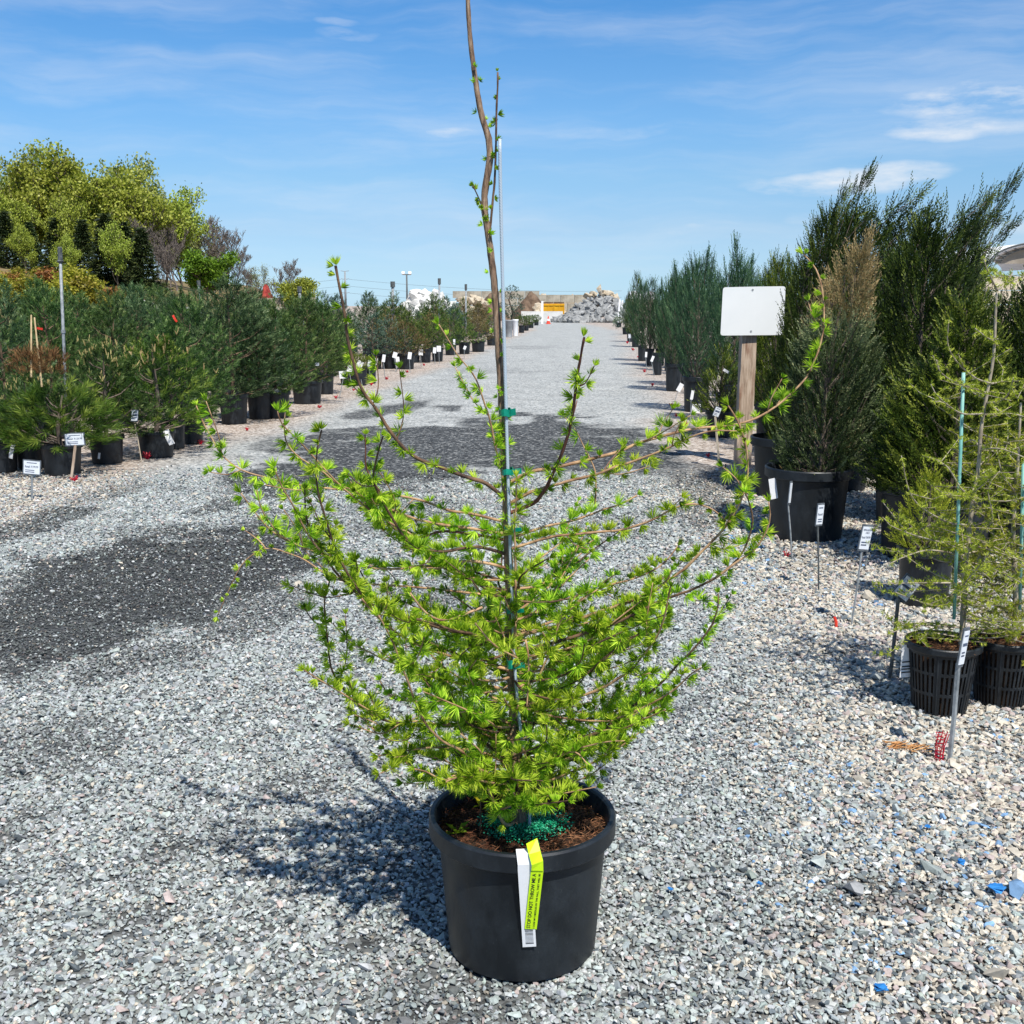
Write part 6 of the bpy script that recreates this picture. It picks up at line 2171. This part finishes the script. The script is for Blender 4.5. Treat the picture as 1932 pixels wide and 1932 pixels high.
def put_rock(name, parent, p, s, mk, rs):
    me = ROCKS[rs.randrange(7)]
    o = bpy.data.objects.new(name, me)
    C.objects.link(o)
    if parent:
        o.parent = parent
    o.location = p
    o.rotation_euler = (rs.uniform(-.7, .7), rs.uniform(-.7, .7), rs.uniform(0, 6.28))
    o.scale = (s * rs.uniform(.8, 1.35), s * rs.uniform(.8, 1.2), s * rs.uniform(.75, 1.1))
    if len(me.materials) == 0:
        me.materials.append(M[mk])
    o.material_slots[0].link = 'OBJECT'
    o.material_slots[0].material = M[mk]
    return o


def heap(name, label, cat, px0, px1, top, Y, mk, z0=0.0, depth=None, seed=0, peaks=1, group=None):
    a, c = P(px0, 575, Y), P(px1, 575, Y)
    w = c.x - a.x
    hgt = P((px0 + px1) / 2, top, Y).z - z0
    dpt = depth or w * .6
    cx = (a.x + c.x) / 2
    n = 26
    b = MB()
    u = np.linspace(-1, 1, n)
    U, V = np.meshgrid(u, u)
    d = np.sqrt(U ** 2 + V ** 2)
    base = np.clip(1 - d, 0, 1) ** 0.75
    if peaks > 1:
        base = np.maximum(np.clip(1 - np.hypot((U + .45) / .6, V), 0, 1), np.clip(1.0 - np.hypot((U - .4) / .62, V / .9), 0, 1) * 1.1) ** .8
    z = base * hgt * (1 + (vnoise(U * 3 + seed, V * 3, 1.0, seed, 3) - .5) * .45)
    vs = np.stack([U * w / 2, V * dpt, z - .03], -1).reshape(-1, 3)
    b.add(vs, [(j * n + i, j * n + i + 1, (j + 1) * n + i + 1, (j + 1) * n + i) for j in range(n - 1) for i in range(n - 1)])
    o = b.build(name, M[mk], None, smooth=True, loc=(cx, Y, z0))
    return tag(o, label, cat, group)


def block_wall(label, px0, px1, top, Y, mk='block', bw=1.5, bh=0.6, z0=0.0, thick=0.6, group='cast block walls', cap=None):
    a, c = P(px0, 575, Y), P(px1, 575, Y)
    zt_ = P((px0 + px1) / 2, top, Y).z
    t = thing('block_wall', label, 'block wall', (a.x, Y, z0), 0, group)
    nrow = max(1, round((zt_ - z0) / bh))
    bhh = (zt_ - z0) / nrow
    ncol = max(1, round((c.x - a.x) / bw))
    bww = (c.x - a.x) / ncol
    me = MB().box((0, 0, 0), (bww - .03, thick, bhh - .03))
    shared = bpy.data.meshes.new('block')
    shared.from_pydata(me.v, [], me.f)
    shared.materials.append(M[mk])
    for r_ in range(nrow):
        for q in range(ncol + (r_ % 2)):
            x = (q + .5 - .5 * (r_ % 2)) * bww
            o = bpy.data.objects.new('block', shared)
            C.objects.link(o)
            o.parent = t
            o.location = (x, random.uniform(-.02, .02), (r_ + .5) * bhh)
    return t


GM = 'mulch heaps in the block bays'
block_wall('block wall of the golden mulch bay at the foot of the hillside', 372, 452, 561, 88, 'block_white', 1.4, .65)
block_wall('block wall of the red mulch bay', 456, 518, 562, 90, 'block', 1.4, .65)
block_wall('brownish block wall of the dark mulch bay', 520, 596, 561, 92, 'block', 1.4, .65)
heap('mulch_heap', 'golden yellow mulch heap, left of three', 'mulch heap', 362, 456, 549, 91, 'mulch_gold', 0.6, 2.0, 3, group=GM)
heap('mulch_heap', 'bright red mulch heap between the golden and the dark one', 'mulch heap', 452, 524, 538, 93, 'mulch_red', 0.6, 2.0, 4, 2, group=GM)
heap('mulch_heap', 'dark brown mulch heap, right of three', 'mulch heap', 508, 604, 545, 95, 'mulch_dark', 0.6, 2.0, 5, group=GM)
for i, (px, py, s_) in enumerate([(282, 545, .45), (326, 547, .5), (345, 552, .35), (276, 555, .3)]):
    p = P(px, py, 62)
    o = put_rock('slope_boulder', None, (p.x, 62, float(hz(p.x, 62)) + .15), s_, 'block_white', random.Random(i))
    tag(o, ['white boulder under the right hand spruces', 'larger pale boulder right of it on the slope', 'small pale stone at the right end of the slope', 'small grey white stone lowest on the slope'][i], 'boulder', 'pale boulders on the slope')

# long retaining wall at the end of the yard
block_wall('long cast block retaining wall behind the white boulders', 868, 1004, 549, 118, 'block', 1.6, .75)
block_wall('cast block wall behind the yellow skip and the quarry stones', 1004, 1110, 556, 116, 'block', 1.6, .75)
block_wall('low pale concrete barrier in front of the brown soil heaps', 983, 1062, 587, 100.5, 'block_white', 2.2, .9)
heap('soil_heap', 'brown topsoil heap left of the larch trunk', 'soil heap', 886, 964, 553, 110, 'soil_pile', 0, 3.0, 6, group='brown topsoil heaps')
heap('soil_heap', 'large brown topsoil heap right of the stake', 'soil heap', 962, 1040, 550, 112, 'soil_pile', 0, 3.0, 7, group='brown topsoil heaps')
heap('soil_heap', 'low dark soil heap in front of the large one', 'soil heap', 970, 1016, 562, 107, 'soil_pile', 0, 2.0, 8, group='brown topsoil heaps')
heap('gravel_heap', 'tan gravel heap over the end of the wall', 'gravel heap', 1052, 1106, 548, 126, 'gravel_pile', 0, 3.0, 9, group='gravel heaps beyond the wall')
heap('gravel_heap', 'pale stone heap above the wall left of the tan one', 'gravel heap', 1000, 1048, 549, 127, 'rock_cream', 0, 3.0, 10, group='gravel heaps beyond the wall')


def rock_heap(name, label, px0, px1, top, Y, n, s0, s1, mk, seed, depth=5.0, capn=0, pw=1.0, shape=None):
    rs = random.Random(seed)
    a, c = P(px0, 575, Y), P(px1, 575, Y)
    cx, hw = (a.x + c.x) / 2, (c.x - a.x) / 2
    H = P((px0 + px1) / 2, top, Y).z
    t = thing(name, label, 'stone heap', (cx, Y, 0))
    i = 0
    while i < n:
        u, v_ = rs.uniform(-1, 1), rs.uniform(-1, .35)
        hh = shape(u) if shape else max(0, 1 - abs(u) ** 1.5)
        hh *= max(0, 1 - abs(v_) ** 1.3)
        zz = H * hh
        if hh < 0.03:
            continue
        s = rs.uniform(s0, s1) * (1.15 - .35 * hh)
        put_rock('rock', t, (u * hw, v_ * depth, max(zz - s * .45, s * .25)), s, mk, rs)
        i += 1
    for i in range(capn):
        u = rs.uniform(-.1, .8)
        hh = (shape(u) if shape else max(0, 1 - abs(u) ** 1.5))
        put_rock('rock', t, (u * hw, rs.uniform(.1, 1.2), H * hh + rs.uniform(.0, .25)), rs.uniform(.35, .6), 'rock_cream', rs)['label'] = 'cream stone on top of the heap'
    return t


tri = lambda u: float(np.interp(u, [-1, -.75, -.35, .1, .45, .75, 1], [0.02, .22, .62, 1, .95, .78, .55]))
rock_heap('quarry_stone_heap', 'heap of angular grey quarry stones at the end of the drive', 1044, 1186, 555, 100, 285, .36, .68, 'rock_grey', 1, 4.5, 16, shape=tri)
o = put_rock('standing_stone', None, P(1132, 546, 99.5), .62, 'rock_cream', random.Random(4))
o.rotation_euler = (0, -0.35, .3)
o.scale = (.38, .4, .95)
tag(o, 'upright cream stone poking from the top of the grey heap', 'boulder')
wsh = lambda u: float(np.interp(u, [-1, -.7, -.45, 0, .35, .7, 1], [.3, .75, 1, .98, .85, .5, .3]))
rock_heap('boulder_heap', 'heap of large white limestone boulders above the left firs', 752, 868, 545, 96, 84, .7, 1.05, 'block_white', 2, 3.5, 0, shape=wsh)
rock_heap('boulder_heap', 'cream boulders piled before the wall by the yellow skip', 1008, 1062, 566, 106, 30, .5, .8, 'rock_cream', 3, 2.0, 0, shape=lambda u: .9)
rock_heap('boulder_heap', 'cream boulders between the white heap and the brown soil', 868, 912, 556, 108, 26, .6, .95, 'rock_cream', 5, 2.0, 0, shape=lambda u: .95)
# yellow skips
for i, (x0, x1, lab) in enumerate([(1024, 1044, 'yellow steel skip next to the white post'), (1045, 1064, 'yellow steel skip half behind the grey stones')]):
    a, c = P(x0, 588, 103), P(x1, 588, 103)
    wd, h = c.x - a.x, P(1040, 573, 103).z
    s = thing('skip', lab, 'skip', ((a.x + c.x) / 2, 103, 0), 0, 'yellow skips')
    MB().box((0, 0, h / 2), (wd, 1.2, h), taper=1.04).build('body', M['gold_paint'], s)
    MB().box((0, 0, h + .08), (wd * .96, 1.1, .14)).build('load', M['soil_pile'], s)
    for q in (-.46, 0.02, .46):
        MB().box((wd * q, -.62, h * .5), (.07, .05, h * .96)).build('rib', M['gold_paint'], s)
    MB().box((0, -.64, h * .93), (wd * 1.03, .08, .12)).build('rim', M['gold_paint'], s)
# white posts at the end of the drive
for (x, y0, y1, lab) in [(1023, 568, 609, 'white post left of the drive end by the traffic cone'), (1169, 565, 600, 'white slat post right of the drive end before the stones')]:
    Yp = 90
    t, c = P(x, y0, Yp), P(x, y1, Yp)
    s = thing('white_post', lab, 'post', (c.x, Yp, 0), 0, 'white posts at the drive end')
    if x < 1100:
        MB().box((0, 0, t.z / 2), (.16, .1, t.z)).build('slat', M['white'], s)
    else:
        MB().box((-.06, 0, t.z / 2), (.15, .05, t.z), rot=Matrix.Rotation(0.06, 3, 'Y')).build('slat', M['white'], s)
        MB().box((.14, .06, t.z / 2 - .03), (.13, .05, t.z - .05), rot=Matrix.Rotation(0.09, 3, 'Y')).build('slat', M['white'], s)
cn = P(1034.5, 606, 90)
s = thing('traffic_cone', 'orange red traffic cone by the white post at the drive end', 'traffic cone', (cn.x, 90, 0))
MB().box((0, 0, .02), (.4, .4, .04)).build('base', M['cone'], s)
MB().lathe([(.15, .04), (.03, .62), (0, .63)], 16).build('body', M['cone'], s, smooth=True)
MB().lathe([(.122, .24), (.088, .40)], 16).build('reflective_band', M['white'], s, smooth=True)
# grey tubs left of the drive
for (x0, x1, y, mk, lab) in [(952, 968, 636, 'grey_bin', 'dark grey tub by the stake on the left edge of the drive'), (967, 978, 634, 'white', 'pale grey tub right of the dark one')]:
    g0 = G((x0 + x1) / 2, y)
    r = (x1 - x0) / 2 * mpp(g0)
    s = thing('plant_tub', lab, 'tub', g0, 0, 'grey tubs')
    MB().lathe([(r * .78, 0), (r * .95, .72), (r * 1.06, .74), (r * 1.06, .8), (r * .95, .8), (r * .9, .7), (0, .7)], 24).build('tub', M[mk], s, smooth=True)
# cloud pruned pine
g0 = G(963, 622)
cp = thing('cloud_pine', 'cloud pruned blue green pine right of the stake before the soil heaps', 'topiary', (g0.x, g0.y, 0))
add_pot(cp, .4, .5, True)
zt_ = P(963, 541, g0.y).z
MB().tube([(0, 0, .3), (.15, 0, 1.1), (-.1, 0, 1.8), (.05, 0, zt_ - .3)], [.07, .06, .05, .03], 6).build('trunk', M['branch'], cp)
pm = pine_parts(301, 0.7, 0.62, prof=MOUND, nshoot=110, nl=14, sl=.12, need=.08, w=.03, leaders=0)['needles']
pm.materials.append(M['spruce_blue'])
for (x, y, s_) in [(966, 546, .62), (957, 559, .6), (974, 562, .62), (949, 578, .6), (976, 579, .66), (963, 588, .62), (974, 597, .6), (951, 596, .6)]:
    q = P(x, y, g0.y) - Vector((g0.x, g0.y, 0))
    o = bpy.data.objects.new('cloud', pm)
    C.objects.link(o)
    o.parent = cp
    o.location = (q.x, random.uniform(-.3, .3), q.z - .3 * s_)
    o.scale = (s_, s_, s_ * .9)
    o['kind'] = 'stuff'

# light pole, pylon with its lines
lp = P(768, 560, 130)
s = thing('light_pole', 'tall yard light pole with twin floodlights above the left firs', 'light pole', (lp.x, 130, 0))
zt_ = P(768, 518, 130).z
MB().tube([(0, 0, 0), (0, 0, zt_)], [.14, .09], 8).build('pole', M['dark_steel'], s, smooth=True)
MB().box((0, 0, zt_), (.9, .1, .1)).build('crossarm', M['dark_steel'], s)
for q in (-.38, .38):
    MB().box((q, -.12, zt_ + .16), (.34, .26, .26), rot=Matrix.Rotation(-.5, 3, 'X')).build('floodlight', M['white'], s)
tw = P(652, 562, 600)
s = thing('power_pylon', 'steel power pylon with three crossarms on the horizon', 'power pylon', (tw.x, 600, 0))
zt_ = P(652, 512, 600).z
MB().tube([(0, 0, 0), (0, 0, zt_)], [.62, .42], 10).build('pole', M['steel'], s, smooth=True)
for y in (512, 527, 540, 553):
    z = P(652, y, 600).z
    b = MB()
    b.tube([(-2.2, 0, z + .3), (0, 0, z), (2.2, 0, z + .3)], .16, 5)
    b.build('crossarm', M['steel'], s)
for side_, ys3 in ((-1, (527, 540, 553)), (1, (527, 540, 553))):
    for y in ys3:
        z = P(652, y, 600).z
        x1, z1, yy = side_ * 150, z - 5.5, 40
        pts = [(side_ * 2.2 + (x1 - side_ * 2.2) * q, yy * q, z + (z1 - z) * q - 10 * q * (1 - q) * .9) for q in np.linspace(0, 1, 14)]
        MB().tube(pts, .055, 4).build('cable', M['dark_steel'], s)

# fabric shed at the far right
Ysh = 62.0
cx = P(1985, 500, Ysh).x
ztop = P(1985, 455, Ysh).z
spring = P(1985, 497, Ysh).z
hwid = cx - P(1866, 500, Ysh).x
sh = thing('fabric_shed', 'white fabric hoop shed on cream blocks behind the cedars, far right', 'shed', (cx, Ysh, 0))


def arch(rad_s, y, n=28, lift=0.0):
    return [(-math.cos(math.pi * i / n) * hwid * rad_s, y, spring + math.sin(math.pi * i / n) * (ztop - spring) * rad_s + lift) for i in range(n + 1)]


b = MB()
n = 29
A, B_ = arch(1, 0), arch(1, 14)
b.add(A + B_, [(i, i + 1, n + i + 1, n + i) for i in range(n - 1)])
o = b.build('roof', M['fabric'], sh, smooth=True)
md = o.modifiers.new('thickness', 'SOLIDIFY')
md.thickness = .12
MB().add(arch(.86, .4) , [tuple(range(n))]).build('interior_shade_sheet', M['shed_shade'], sh)  # flat sheet across the open front, the interior's shade painted as its colour
for q, yy in ((1.0, -.05), (.80, 0.15)):
    MB().tube(arch(q, yy), .05, 5).build('truss_hoop', M['dark_steel'], sh)
A, B_ = arch(1, 0), arch(.80, .1)
for i in range(1, n - 1):
    MB().tube([A[i], B_[i + (1 if i % 2 else -1)]], .03, 4).build('brace', M['dark_steel'], sh)
bwm = MB().box((0, 0, 0), (.95, .9, .72))
bmesh_ = bpy.data.meshes.new('block')
bmesh_.from_pydata(bwm.v, [], bwm.f)
bmesh_.materials.append(M['rock_cream'])
for r_ in range(max(1, int(spring / .75))):
    for q in range(-1, 4):
        o = bpy.data.objects.new('block', bmesh_)
        C.objects.link(o)
        o.parent = sh
        o.location = (-hwid + .2 + q * 1.0 + (.5 if r_ % 2 else 0), .3, .38 + r_ * .76)
for (px0, px1, top, lab) in [(1184, 1207, 549, 'low white roofed shed on the horizon behind the right junipers'), (1212, 1235, 550, 'second low white roofed shed further right on the horizon')]:
    a, c = P(px0, 575, 190), P(px1, 575, 190)
    zt_ = P(px0, top, 190).z
    s = thing('far_shed', lab, 'shed', ((a.x + c.x) / 2, 190, 0), 0, 'far white sheds')
    w_ = c.x - a.x
    MB().box((0, 0, zt_ * .32), (w_, 5, zt_ * .64)).build('wall', M['block'], s)
    b = MB()
    pr = [(-w_ * .52 * math.cos(math.pi * i / 12), zt_ * .64 + zt_ * .36 * math.sin(math.pi * i / 12)) for i in range(13)]
    b.add([(x, -2.6, z) for x, z in pr] + [(x, 2.6, z) for x, z in pr], [(i, i + 1, 14 + i, 13 + i) for i in range(12)] + [tuple(range(13))])
    b.build('roof', M['fabric'], s)
